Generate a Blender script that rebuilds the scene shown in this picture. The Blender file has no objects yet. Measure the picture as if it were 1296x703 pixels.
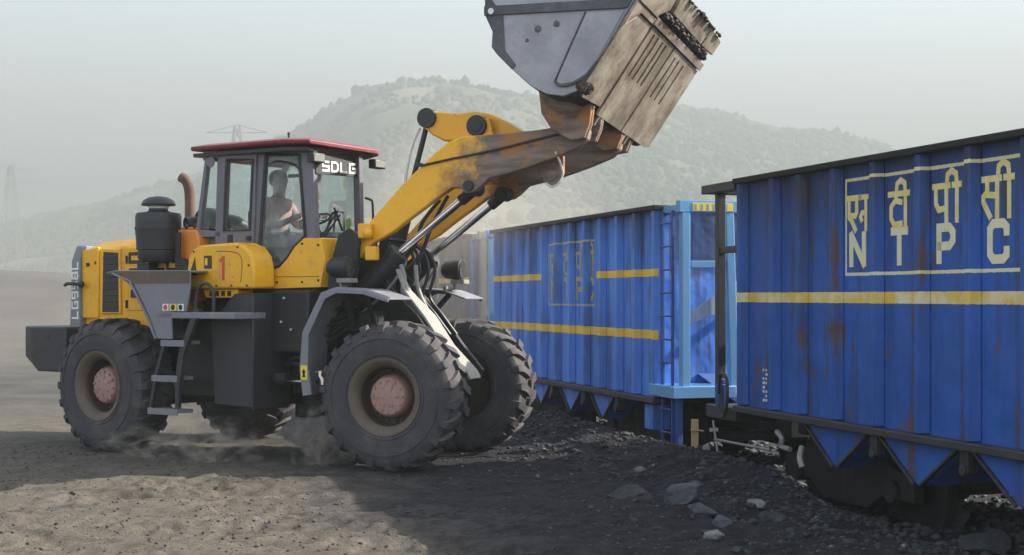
import bpy, bmesh, math, random
import numpy as np
from mathutils import Vector, Matrix
R = math.radians
rnd = random.Random(7)
sc = bpy.context.scene
col = sc.collection

# ------------------------------------------------------------------ camera, sky, sun, exposure
cam_d = bpy.data.cameras.new('camera')
cam = bpy.data.objects.new('camera', cam_d); col.objects.link(cam)
cam.location = (0, 0, 1.9); cam.rotation_euler = (R(90), 0, 0)
cam_d.sensor_width = 36; cam_d.lens = 36*1900/1296
cam_d.shift_y = 23.5/1296
cam_d.clip_start = .1; cam_d.clip_end = 9000
sc.camera = cam

SUN_EL = R(34)
SUN_AZ = R(9)                       # angle from +x, towards +y
sdir = Vector((math.cos(SUN_EL)*math.cos(SUN_AZ), math.cos(SUN_EL)*math.sin(SUN_AZ), math.sin(SUN_EL)))
w = bpy.data.worlds.new('World'); sc.world = w; w.use_nodes = True
nt = w.node_tree; nt.nodes.clear()
wo = nt.nodes.new('ShaderNodeOutputWorld'); bg = nt.nodes.new('ShaderNodeBackground')
sky = nt.nodes.new('ShaderNodeTexSky'); sky.sky_type = 'NISHITA'; sky.sun_disc = False
sky.sun_elevation = SUN_EL; sky.sun_rotation = R(90) - SUN_AZ
sky.air_density = 1.0; sky.dust_density = 2.0; sky.ozone_density = 1.2; sky.altitude = 0
hs = nt.nodes.new('ShaderNodeHueSaturation'); hs.inputs['Saturation'].default_value = .55   # milky, hazy sky
nt.links.new(sky.outputs[0], hs.inputs['Color']); nt.links.new(hs.outputs[0], bg.inputs[0]); nt.links.new(bg.outputs[0], wo.inputs[0])
bg.inputs[1].default_value = .14
sun_d = bpy.data.lights.new('sun', 'SUN'); sun_d.energy = 5.0; sun_d.angle = R(.5); sun_d.color = (1, .93, .82)
sun = bpy.data.objects.new('sun', sun_d); col.objects.link(sun)
sun.location = (60, 0, 60); sun.rotation_euler = sdir.to_track_quat('Z', 'Y').to_euler()
vs = sc.view_settings
vs.view_transform = 'Standard'; vs.look = 'None'; vs.gamma = 1; vs.use_curve_mapping = False
vs.exposure = 2.05
sc.cycles.max_bounces = 8; sc.cycles.transparent_max_bounces = 16
sc.cycles.volume_bounces = 1
sc.cycles.volume_step_rate = 2.0; sc.cycles.volume_max_steps = 128
sc.cycles.use_denoising = True

# ------------------------------------------------------------------ tags
def tag(o, label=None, cat=None, group=None, kind=None):
    if label: o['label'] = label
    if cat: o['category'] = cat
    if group: o['group'] = group
    if kind: o['kind'] = kind
    return o
def empty(name, M=None, parent=None):
    o = bpy.data.objects.new(name, None); col.objects.link(o)
    o.empty_display_size = .2
    if parent: o.parent = parent
    if M is not None: o.matrix_basis = M
    return o
def copy_tree(o, parent=None):
    c = o.copy(); col.objects.link(c)
    if parent: c.parent = parent
    for ch in list(o.children): copy_tree(ch, c)
    return c

# ------------------------------------------------------------------ mesh builder
class MB:
    def __init__(s, flip=False): s.bm = bmesh.new(); s.k = -1 if flip else 1
    def v(s, p): return s.bm.verts.new((p[0], s.k*p[1], p[2]))
    def face(s, vs):
        try: return s.bm.faces.new(vs)
        except ValueError: return None
    def loops(s, rings, cap=True, close=True):
        rs = [[s.v(p) for p in r] for r in rings]
        n = len(rs[0])
        for a, b in zip(rs, rs[1:]):
            for i in range(n if close else n-1):
                j = (i+1) % n
                s.face((a[i], a[j], b[j], b[i]))
        if cap: s.face(rs[0][::-1]); s.face(rs[-1])
        return s
    def box(s, x0, x1, y0, y1, z0, z1):
        return s.loops([[(x0,y0,z),(x1,y0,z),(x1,y1,z),(x0,y1,z)] for z in (z0,z1)])
    def pxz(s, poly, y0, y1):
        f0 = y0 if callable(y0) else (lambda x: y0)
        f1 = y1 if callable(y1) else (lambda x: y1)
        return s.loops([[(x, f0(x), z) for x, z in poly], [(x, f1(x), z) for x, z in poly]])
    def pxy(s, poly, z0, z1): return s.loops([[(x,y,z) for x,y in poly] for z in (z0,z1)])
    def pyz(s, poly, x0, x1): return s.loops([[(x,y,z) for y,z in poly] for x in (x0,x1)])
    def strip(s, pts, th):
        """ribbon of quads given as list of (left,right) points, thickened along its normal"""
        up = []; dn = []
        for i, (a, b) in enumerate(pts):
            a = Vector(a); b = Vector(b)
            j = min(i+1, len(pts)-1); h = max(i-1, 0)
            d = (Vector(pts[j][0])-Vector(pts[h][0])).normalized()
            n = d.cross((b-a).normalized()).normalized()*th/2
            up.append((a+n, b+n)); dn.append((a-n, b-n))
        return s.loops([[u[0], u[1], d[1], d[0]] for u, d in zip(up, dn)])
    def plate(s, pts, th):
        P = [Vector(p) for p in pts]
        n = (P[1]-P[0]).cross(P[-1]-P[0]).normalized()*th/2
        return s.loops([[p-n for p in P], [p+n for p in P]])
    def frame(s, d):
        d = d.normalized(); u = Vector((0,0,1)) if abs(d.z) < .9 else Vector((1,0,0))
        a = d.cross(u).normalized(); return a, d.cross(a).normalized()
    def tube(s, pts, r, n=10, sub=0):
        P = [Vector(p) for p in pts]
        if sub:
            Q = []
            for i in range(len(P)-1):
                p0, p1, p2, p3 = P[max(i-1,0)], P[i], P[i+1], P[min(i+2,len(P)-1)]
                for k in range(sub):
                    t = k/sub
                    Q.append(.5*((2*p1)+(p2-p0)*t+(2*p0-5*p1+4*p2-p3)*t*t+(3*p1-p0-3*p2+p3)*t**3))
            P = Q+[P[-1]]
        rr = r if isinstance(r, (list, tuple)) else [r]*len(P)
        rings = []; ref = None
        for i, p in enumerate(P):
            d = (P[min(i+1,len(P)-1)]-P[max(i-1,0)]).normalized()
            if ref is None: a, b = s.frame(d)
            else:
                a = (ref - d*ref.dot(d)).normalized(); b = d.cross(a)
            ref = a
            rings.append([p+(a*math.cos(q)+b*math.sin(q))*rr[i] for q in [2*math.pi*k/n for k in range(n)]])
        return s.loops(rings)
    def cyl(s, p0, p1, r, n=24): return s.tube([p0, p1], r, n)
    def cone(s, p0, p1, r0, r1, n=24): return s.tube([p0, p1], [r0, r1], n)
    def bar(s, p0, p1, wd, ht, up=(0,0,1)):
        p0 = Vector(p0); p1 = Vector(p1); d = (p1-p0).normalized(); up = Vector(up)
        if abs(d.dot(up)) > .95: up = Vector((1,0,0))
        a = d.cross(up).normalized()*wd/2; b = d.cross(a).normalized()*ht/2
        return s.loops([[p+a+b, p-a+b, p-a-b, p+a-b] for p in (p0, p1)])
    def lathe(s, prof, c=(0,0,0), axis='y', n=48, closed=False):
        rings = []
        for r, h in prof:
            ring = []
            for k in range(n):
                q = 2*math.pi*k/n; a, b = r*math.cos(q), r*math.sin(q)
                ring.append({'y': (c[0]+a, c[1]+h, c[2]+b), 'z': (c[0]+a, c[1]+b, c[2]+h), 'x': (c[0]+h, c[1]+a, c[2]+b)}[axis])
            rings.append(ring)
        if closed: rings.append(rings[0])
        return s.loops(rings, cap=not closed)
    def ball(s, c, r, sub=2, sq=(1,1,1), jit=0):
        res = bmesh.ops.create_icosphere(s.bm, subdivisions=sub, radius=1)
        for v in res['verts']:
            k = 1+jit*(rnd.random()-.5)
            v.co = Vector((c[0]+v.co.x*r*sq[0]*k, s.k*c[1]+v.co.y*r*sq[1]*k, c[2]+v.co.z*r*sq[2]*k))
        return s
    def build(s, name, m, parent=None, bevel=.008, smooth=True, M=None, angle=38, seg=2, weld=False):
        bm = s.bm
        if weld: bmesh.ops.remove_doubles(bm, verts=bm.verts, dist=1e-4)
        bmesh.ops.recalc_face_normals(bm, faces=bm.faces)
        me = bpy.data.meshes.new(name); bm.to_mesh(me); bm.free()
        me.materials.append(m)
        if smooth:
            for p in me.polygons: p.use_smooth = True
            me.set_sharp_from_angle(angle=R(angle))
        o = bpy.data.objects.new(name, me); col.objects.link(o)
        if parent: o.parent = parent
        if M is not None: o.matrix_basis = M
        if bevel:
            b = o.modifiers.new('bevel', 'BEVEL'); b.width = bevel; b.segments = seg; b.limit_method = 'ANGLE'
            b.angle_limit = R(40); b.harden_normals = False
        return o

# ------------------------------------------------------------------ materials
class NT:
    def __init__(s, name):
        s.m = bpy.data.materials.new(name); s.m.use_nodes = True
        s.t = s.m.node_tree; s.t.nodes.clear()
        s.out = s.t.nodes.new('ShaderNodeOutputMaterial')
    def n(s, ty, **kw):
        nd = s.t.nodes.new('ShaderNode'+ty)
        for k, v in kw.items(): setattr(nd, k, v)
        return nd
    def l(s, a, b): s.t.links.new(a, b)
    def val(s, sock, v):
        if hasattr(v, 'is_output'): s.l(v, sock)
        else: sock.default_value = v
    def math(s, op, a, b=0, c=None, clamp=False):
        nd = s.n('Math', operation=op, use_clamp=clamp)
        s.val(nd.inputs[0], a); s.val(nd.inputs[1], b)
        if c is not None: s.val(nd.inputs[2], c)
        return nd.outputs[0]
    def mix(s, f, a, b, bt='MIX'):
        nd = s.n('Mix', data_type='RGBA', blend_type=bt)
        s.val(nd.inputs[0], f)
        for k, v in ((6, a), (7, b)):
            s.val(nd.inputs[k], v if hasattr(v, 'is_output') else (*v, 1) if len(v) == 3 else v)
        return nd.outputs[2]
    def coord(s): return s.n('TexCoord').outputs['Object']
    def mapping(s, v, sca=(1,1,1), loc=(0,0,0), rot=(0,0,0)):
        nd = s.n('Mapping'); s.l(v, nd.inputs[0]); nd.inputs[3].default_value = sca
        nd.inputs[1].default_value = loc; nd.inputs[2].default_value = rot
        return nd.outputs[0]
    def noise(s, v, scale, detail=6, rough=.6, dist=0):
        nd = s.n('TexNoise'); s.l(v, nd.inputs['Vector'])
        nd.inputs['Scale'].default_value = scale; nd.inputs['Detail'].default_value = detail
        nd.inputs['Roughness'].default_value = rough; nd.inputs['Distortion'].default_value = dist
        return nd.outputs[0]
    def ramp(s, f, lo, hi):
        nd = s.n('MapRange', interpolation_type='SMOOTHSTEP', clamp=True); s.val(nd.inputs[0], f)
        nd.inputs[1].default_value = lo; nd.inputs[2].default_value = hi
        return nd.outputs[0]
    def sep(s, v):
        nd = s.n('SeparateXYZ'); s.l(v, nd.inputs[0]); return nd.outputs
    def bump(s, h, strength=.3, dist=.02, nrm=None):
        nd = s.n('Bump'); nd.inputs['Strength'].default_value = strength; nd.inputs['Distance'].default_value = dist
        s.l(h, nd.inputs['Height'])
        if nrm: s.l(nrm, nd.inputs['Normal'])
        return nd.outputs[0]
    def bsdf(s, colr, rough=.5, metal=0, nrm=None, spec=.5):
        b = s.n('BsdfPrincipled')
        s.val(b.inputs['Base Color'], colr if hasattr(colr, 'is_output') else (*colr, 1))
        s.val(b.inputs['Roughness'], rough); s.val(b.inputs['Metallic'], metal)
        b.inputs['Specular IOR Level'].default_value = spec
        if nrm: s.l(nrm, b.inputs['Normal'])
        s.l(b.outputs[0], s.out.inputs[0]); return b

DUST = (.27, .235, .20)
def painted(name, c, rough=.45, dirt=DUST, amt=.5, scale=2.2, metal=0, chip=(.06,.045,.035), chips=.0, bump=.12, var=.12, spec=.5):
    t = NT(name); v = t.coord()
    n1 = t.noise(v, scale, 8, .62); n2 = t.noise(v, scale*9, 5, .6)
    streak = t.noise(t.mapping(v, (5,5,.7)), scale*1.2, 5, .6)
    f = t.math('ADD', t.math('MULTIPLY', n1, .65), t.math('MULTIPLY', streak, .35))
    f = t.ramp(t.math('ADD', f, t.math('MULTIPLY', t.math('SUBTRACT', n2, .5), .25)), .62-.3*amt, .86-.22*amt)
    base = t.mix(t.math('MULTIPLY', n2, var*2), c, tuple(x*(.55) for x in c))
    colr = t.mix(t.math('MULTIPLY', f, .35+.5*amt), base, dirt)
    if chips:
        n3 = t.noise(v, scale*4.3, 9, .72)
        colr = t.mix(t.ramp(n3, .66-.1*chips, .70-.1*chips), colr, chip)
    rg = t.math('ADD', rough, t.math('MULTIPLY', f, .3))
    t.bsdf(colr, rg, metal, t.bump(t.math('ADD', n2, n1), bump, .012), spec)
    return t.m

M = {}
M['yellow'] = painted('yellow_paint', (.90,.45,.012), .40, (.40,.24,.09), .5, 1.9, chips=.32, chip=(.16,.075,.03), var=.2)
M['orange'] = painted('orange_paint', (.72,.24,.03), .42, (.36,.25,.15), .5, 1.6, chips=.1)
M['red'] = painted('red_paint', (.17,.012,.022), .5, (.22,.13,.12), .5, 2)
M['grey'] = painted('grey_paint', (.19,.19,.215), .5, (.30,.28,.26), .5, 2, chips=.05)
M['dark'] = painted('dark_paint', (.028,.028,.032), .55, (.085,.075,.066), .4, 2.3)
M['black'] = painted('black_plastic', (.02,.02,.023), .5, (.10,.09,.08), .35, 3)
M['grime'] = painted('greasy_chassis', (.013,.0125,.0125), .6, (.05,.043,.036), .4, 3, bump=.3)
M['frame_grey'] = painted('frame_paint', (.22,.22,.20), .55, (.42,.39,.32), .6, 3, chips=.15)
M['pillar'] = painted('cab_pillar_paint', (.15,.14,.165), .45, (.25,.22,.21), .4, 3)
M['rim'] = painted('rim_paint', (.105,.078,.058), .65, (.22,.175,.135), .5, 3, chips=.2)
M['rim_dark'] = painted('rim_dish', (.045,.032,.024), .7, (.11,.08,.06), .4, 3)
M['hub'] = painted('hub_paint', (.36,.21,.17), .55, (.40,.31,.26), .5, 6, chips=.9, chip=(.22,.10,.08))
M['chrome'] = painted('chromed_rod', (.72,.72,.74), .16, (.35,.33,.30), .2, 3, metal=1, bump=.02)
M['white'] = painted('white_paint', (.78,.78,.76), .5, (.4,.36,.3), .3, 4)
M['marking_red'] = painted('red_marking', (.6,.06,.05), .5, DUST, .3, 4)
M['marking_yellow'] = painted('yellow_marking', (.8,.6,.05), .5, DUST, .3, 4)
M['marking_black'] = painted('black_marking', (.02,.02,.02), .5, DUST, .3, 4)
M['rust_pipe'] = painted('rusty_exhaust', (.085,.05,.04), .8, (.22,.145,.115), .6, 4)
M['wood'] = painted('weathered_wood', (.42,.30,.17), .8, (.25,.2,.15), .4, 5, bump=.4)
M['edge_highlight'] = painted('pale_highlight', (.75,.72,.66), .8, (.4,.36,.3), .3, 8)  # pale tone for the painted sunlit edge of the arm stop
M['steel'] = painted('grey_steel', (.30,.29,.29), .5, (.33,.28,.23), .5, 4, metal=.4)
M['light_blue'] = painted('light_blue_paint', (.13,.34,.62), .5, (.30,.33,.36), .35, 3, chips=.05)
M['sun_patch_blue'] = painted('sun_patch_paint', (.36,.46,.58), .6, (.3,.3,.3), .5, 4)  # pale tone for the painted sun patch on the wagon ends
M['wagon_black'] = painted('wagon_underframe', (.010,.010,.011), .8, (.026,.023,.02), .4, 3)
M['skin'] = painted('skin', (.13,.075,.052), .6, (.25,.14,.1), .1, 4, bump=.02)
M['shirt'] = painted('shirt', (.36,.22,.21), .85, (.4,.3,.27), .2, 5)
M['trousers'] = painted('trousers', (.09,.10,.13), .85, (.15,.14,.13), .2, 5)
M['hair'] = painted('hair', (.010,.011,.01), .6, (.03,.025,.02), .1, 8)
M['garland_y'] = painted('marigold', (.75,.62,.04), .8, (.4,.45,.05), .5, 20)
M['green_vest'] = painted('lime_green', (.38,.5,.03), .8, (.3,.3,.05), .4, 9)
M['frame_dust'] = painted('dusty_edge_steel', (.03,.03,.034), .6, (.12,.10,.085), .5, 4)
M['clod'] = painted('dirt_clod', (.06,.052,.044), .9, (.115,.10,.085), .5, 9)
M['lens_dark'] = painted('dusty_lens', (.05,.05,.05), .25, (.12,.11,.10), .4, 8)
M['lamp'] = painted('lamp_glass', (.24,.24,.22), .2, DUST, .3, 6)

def rubber():
    t = NT('tyre_rubber'); v = t.coord()
    n1 = t.noise(v, 3, 7, .65); n2 = t.noise(v, 40, 4, .6)
    f = t.ramp(n1, .42, .72)
    colr = t.mix(t.math('MULTIPLY', f, .55), (.048,.046,.052), (.13,.118,.108))
    colr = t.mix(t.math('MULTIPLY', t.ramp(n2, .5, .8), .35), colr, (.16,.145,.13))
    t.bsdf(colr, .82, 0, t.bump(n2, .25, .01), .3); return t.m
M['rubber'] = rubber()

def glass(name='cab_glass', dust=.06):
    t = NT(name)
    tr = t.n('BsdfTransparent'); tr.inputs[0].default_value = (.955,.99,.985,1)
    gl = t.n('BsdfGlossy'); gl.inputs['Roughness'].default_value = .03; gl.inputs[0].default_value = (.9,.95,.95,1)
    df = t.n('BsdfDiffuse'); df.inputs[0].default_value = (.45,.46,.46,1)
    lw = t.n('LayerWeight'); lw.inputs[0].default_value = .25
    n = t.noise(t.coord(), 5, 6, .6)
    m1 = t.n('MixShader'); t.l(t.math('MULTIPLY', t.ramp(n, .3, .8), dust), m1.inputs[0]); t.l(tr.outputs[0], m1.inputs[1]); t.l(df.outputs[0], m1.inputs[2])
    m2 = t.n('MixShader'); t.l(t.math('MULTIPLY', lw.outputs['Fresnel'], .4), m2.inputs[0]); t.l(m1.outputs[0], m2.inputs[1]); t.l(gl.outputs[0], m2.inputs[2])
    t.l(m2.outputs[0], t.out.inputs[0]); return t.m
M['glass'] = glass(); M['glass_dusty'] = glass('dusty_cab_glass', .42)

def arm_mat():
    """yellow paint worn through to brown steel towards the bucket end"""
    t = NT('worn_arm_paint'); v = t.coord(); x, y, z = t.sep(v)
    n = t.noise(v, 2.2, 8, .65); n2 = t.noise(v, 14, 6, .65)
    st = t.noise(t.mapping(v, (.8,4,5), rot=(0,.2,0)), 2.5, 6, .6)
    pos = t.math('ADD', x, t.math('MULTIPLY', t.math('SUBTRACT', n, .5), 1.2))
    pos = t.math('ADD', pos, t.math('MULTIPLY', t.math('SUBTRACT', n2, .5), .35))
    # the underside of the bend is worn earlier
    pos = t.math('SUBTRACT', pos, t.math('MULTIPLY', t.math('SUBTRACT', z, 3.3), .55))
    wear = t.ramp(pos, .42, .78)
    yel = t.mix(t.math('MULTIPLY', t.ramp(n2, .5, .85), .5), (.90,.45,.012), (.55,.28,.04))
    brn = t.mix(t.ramp(st, .3, .7), (.125,.085,.06), (.27,.21,.165))
    brn = t.mix(t.math('MULTIPLY', t.ramp(n, .52, .62), .8), brn, (.42,.17,.03))
    c = t.mix(wear, yel, brn)
    c = t.mix(t.ramp(t.noise(v, 7, 9, .75), .67, .71), c, (.07,.035,.02))
    t.bsdf(c, t.math('ADD', .42, t.math('MULTIPLY', wear, .25)), 0, t.bump(t.math('ADD', n, n2), .2, .02)); return t.m
M['arm'] = arm_mat()

def steel_plate(name, a, b, cc, scale=1.6, rough=.6):
    t = NT(name); v = t.coord()
    n = t.noise(v, scale, 8, .65); n2 = t.noise(v, scale*8, 6, .65); n3 = t.noise(v, scale*2.4, 9, .68, .15)
    c = t.mix(t.ramp(n, .35, .65), a, b)
    c = t.mix(t.math('MULTIPLY', t.ramp(n3, .48, .68), .75), c, cc)
    c = t.mix(t.math('MULTIPLY', t.ramp(n2, .55, .75), .35), c, tuple(x*.45 for x in a))
    t.bsdf(c, rough, 0, t.bump(t.math('ADD', n2, n), .3, .02)); return t.m
M['bucket_side'] = steel_plate('bucket_side_steel', (.24,.25,.28), (.40,.40,.42), (.30,.29,.29), 1.1, .5)
M['bucket_side_dark'] = steel_plate('bucket_rail_steel', (.04,.042,.055), (.075,.075,.09), (.12,.12,.13), 1.5, .5)
M['bucket_bottom'] = steel_plate('bucket_wear_steel', (.15,.118,.082), (.36,.315,.245), (.115,.066,.035), 1.7, .65)
M['bucket_inner'] = steel_plate('bucket_recess', (.035,.028,.022), (.06,.05,.04), (.09,.065,.04), 3, .8)

# ---- wagon paint: blue with the painted bands, frame and wear in the wagon's own coordinates
def wagon_paint(name, base, rects, frames, worn=.5, ztop=3.24, rusty=.85):
    t = NT(name); v = t.coord(); x, y, z = t.sep(v)
    big = t.noise(v, .55, 6, .6); n1 = t.noise(v, 2.4, 8, .65); n2 = t.noise(v, 22, 5, .6)
    st = t.noise(t.mapping(v, (3.2,3.2,.35)), 1.6, 7, .62)
    c = t.mix(t.ramp(big, .35, .7), base, tuple(k*.78 for k in base))
    c = t.mix(t.math('MULTIPLY', t.ramp(st, .46, .70), .62), c, (.025,.034,.065))
    c = t.mix(t.math('MULTIPLY', t.ramp(n2, .55, .85), .25), c, tuple(k*1.5+.01 for k in base))
    rust = t.math('MULTIPLY', t.ramp(t.math('ADD', t.math('MULTIPLY', st, .5), t.math('MULTIPLY', n1, .5)), .545, .61), rusty)
    c = t.mix(rust, c, (.10,.06,.045))
    soot_end_dark = t.ramp(t.math('ADD', t.math('ADD', z, -ztop), t.math('MULTIPLY', t.math('SUBTRACT', st, .5), .9)), -1.1, .1)
    soot_end_dark = t.math('MAXIMUM', soot_end_dark, t.math('MULTIPLY', t.math('GREATER_THAN', y, .1), t.ramp(t.math('ADD', z, t.math('MULTIPLY', t.math('SUBTRACT', n1, .5), 1.2)), ztop-1.25, ztop-.85)))  # end walls and far side also darker towards the top
    c = t.mix(t.math('MULTIPLY', soot_end_dark, .74), c, (.018,.020,.03))
    jz = t.math('ADD', z, t.math('MULTIPLY', t.math('SUBTRACT', n2, .5), .018))
    jx = t.math('ADD', x, t.math('MULTIPLY', t.math('SUBTRACT', n2, .5), .018))
    def inside(a, lo, hi): return t.math('MULTIPLY', t.math('GREATER_THAN', a, lo), t.math('LESS_THAN', a, hi))
    out = t.math('LESS_THAN', y, .06)
    def rect(x0, x1, z0, z1): return t.math('MULTIPLY', out, t.math('MULTIPLY', inside(jx, x0, x1), inside(jz, z0, z1)))
    chip = t.ramp(n1, .74, .60)
    for x0, x1, z0, z1, ca, cb in rects:
        cc = t.mix(t.ramp(n1, .46-.12*worn, .62), ca, cb)
        c = t.mix(t.math('MULTIPLY', rect(x0, x1, z0, z1), t.math('MULTIPLY_ADD', chip, .35, .62)), c, cc)
    for x0, x1, z0, z1, th, cc in frames:
        m = None
        for r in ((x0,x1,z1-th,z1), (x0,x1,z0,z0+th), (x0,x0+th,z0,z1)):
            q = rect(*r); m = q if m is None else t.math('MAXIMUM', m, q)
        c = t.mix(t.math('MULTIPLY', m, t.math('MULTIPLY_ADD', chip, .3, .55)), c, cc)
    t.bsdf(c, t.math('ADD', .48, t.math('MULTIPLY', n1, .2)), 0, t.bump(n2, .15, .01, t.bump(t.noise(v, 1.5, 3, .5), .55, .10)), .4)
    return t.m
YEL = (.74,.50,.05); PALE = (.78,.70,.42)
M['blue_a'] = wagon_paint('blue_wagon_paint', (.024,.108,.42),
    [(-.2,12,1.83,1.94, YEL, PALE)], [(2.375,5.35,2.10,3.07,.032,(.84,.78,.42))], .9)
M['blue_b'] = wagon_paint('bright_blue_wagon_paint', (.085,.26,.80),
    [(-10.25,-2.46,1.33,1.45,(.86,.56,.03),(.78,.56,.08)), (-10.25,-7.3,2.16,2.26,(.86,.56,.03),(.78,.56,.08)), (-4.95,-2.46,2.16,2.26,(.86,.56,.03),(.78,.56,.08))],
    [(-7.25,-5.02,1.75,2.74,.03,(.45,.43,.20))], .2, 3.3, .25)
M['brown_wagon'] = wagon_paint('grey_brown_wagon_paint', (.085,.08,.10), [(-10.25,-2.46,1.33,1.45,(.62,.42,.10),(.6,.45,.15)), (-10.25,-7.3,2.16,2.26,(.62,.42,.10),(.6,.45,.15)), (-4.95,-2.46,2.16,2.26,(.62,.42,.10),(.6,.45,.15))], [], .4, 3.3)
M['wagon_letter'] = painted('letter_paint', (.80,.64,.13), .6, (.82,.80,.64), .8, 3.5, var=.1)
M['wagon_letter_pale'] = painted('pale_letter_paint', (.80,.76,.50), .6, (.60,.50,.20), .5, 3.5, var=.1)
M['wagon_letter_dim'] = painted('faded_letter_paint', (.42,.38,.14), .6, (.2,.25,.4), .6, 3)
M['end_blue'] = painted('wagon_end_paint', (.022,.08,.30), .55, (.05,.06,.10), .4, 2, chips=.1)

# ------------------------------------------------------------------ places
W0 = Vector((2.66, 17.32, 0)); EA = Vector((.2865, -.958, 0)).normalized(); EL = Vector((.958, .2865, 0)).normalized()
def trackpt(a, L, z=0): return W0 + EA*a + EL*L + Vector((0,0,z))
def np_noise(x, y, f, seed=0, octv=4):
    r = np.random.RandomState(seed); out = np.zeros_like(x, dtype=float); amp = 1; tot = 0
    for o in range(octv):
        N = 64; g = r.rand(N, N)
        u = x*f+17.3*o; v = y*f+9.1*o
        i = np.floor(u).astype(int); j = np.floor(v).astype(int); fu = u-i; fv = v-j
        fu = fu*fu*(3-2*fu); fv = fv*fv*(3-2*fv)
        a = g[i % N, j % N]; b = g[(i+1) % N, j % N]; c = g[i % N, (j+1) % N]; d = g[(i+1) % N, (j+1) % N]
        out += amp*((a*(1-fu)+b*fu)*(1-fv)+(c*(1-fu)+d*fu)*fv-.5); tot += amp
        amp *= .5; f *= 2
    return out/tot
def smooth(e0, e1, x):
    t = np.clip((x-e0)/(e1-e0), 0, 1); return t*t*(3-2*t)
def ground_z(x, y, fine=True):
    x = np.asarray(x, float); y = np.asarray(y, float)
    a = (x-W0.x)*EA.x+(y-W0.y)*EA.y
    L = (x-W0.x)*EL.x+(y-W0.y)*EL.y
    q = -L
    z = np.zeros_like(x)
    near = np.exp(-(np.hypot(x, y-15)/60)**2)
    # spilled ridge of coal beside the train, then the drop to the rail bed
    ridge = smooth(-12, -5, a)*smooth(3.5, 0.5, a)
    z += ridge*np.exp(-((q-.9)/.75)**2)*(.20+.28*np_noise(x, y, .8, 3))
    z -= smooth(2.2, .2, q)*smooth(1.0, 4.5, a)*.16
    z -= smooth(.55, -.15, q)*smooth(-6.5, -3.2, L*-1)*.42 if False else 0
    bed = smooth(.6, -.1, q)*smooth(4.6, 3.4, L)
    z -= bed*(.44 - .2*smooth(1, 4, a))
    z -= smooth(3.4, 4.6, L)*.25*near
    amp = smooth(3.6, 1.4, q)*smooth(-.3, .3, q)
    z += np_noise(x, y, .25, 5)*.10*near
    if fine:
        z += np_noise(x, y, 3.0, 8, 3)*(.030+.11*amp)*near + np_noise(x, y, 8, 12, 2)*(.020+.035*amp)*near
        # ruts running across the foreground
        u = (x*.93+y*.36); v = (-x*.36+y*.93)
        z += near*.022*np.sin(v*5.2+1.6*np_noise(u, v, .5, 21)*6)*smooth(16.4, 15, y)*smooth(3.5, 5.5, q)
        for cx, cy, rad in ((-9.0,4.0,9.3),(-9.0,4.0,11.4),(3.0,24.0,11.2),(3.0,24.0,13.3),(-3.5,2.0,10.6),(10,22,15),(10,22,17.3),(-12,20,10.2),(8,26,15.5)):
            dx = x-cx; dy = y-cy; r_ = np.hypot(dx, dy); ac = r_-rad; al = np.arctan2(dy, dx)*rad
            m_ = smooth(.34, .24, np.abs(ac)); fade = np.clip(.75+1.4*np_noise(x, y, .7, 50), 0, 1)
            lug = np.sin(al*2*np.pi/.26+np.abs(ac)*9)
            z += m_*fade*(-.018+.015*np.clip(lug*2.5, -1, 1))*near*(r_ > 0)*smooth(17.5, 15.5, y) + .010*np.exp(-((np.abs(ac)-.36)/.05)**2)*fade*near*smooth(17.5, 15.5, y)
        z += np_noise(x, y, 13, 61, 2)*.020*near
    z += 2.7*np.exp(-((y-64)/9)**2)*smooth(-9, -17, x)*(1+.5*np_noise(x, y, .12, 33))
    # bank rising behind the loading yard
    d = np.hypot(x*.55, y)
    z += smooth(45, 150, d)*4.2 + smooth(60, 140, d)*np_noise(x, y, .03, 30)*2.4
    return z

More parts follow.
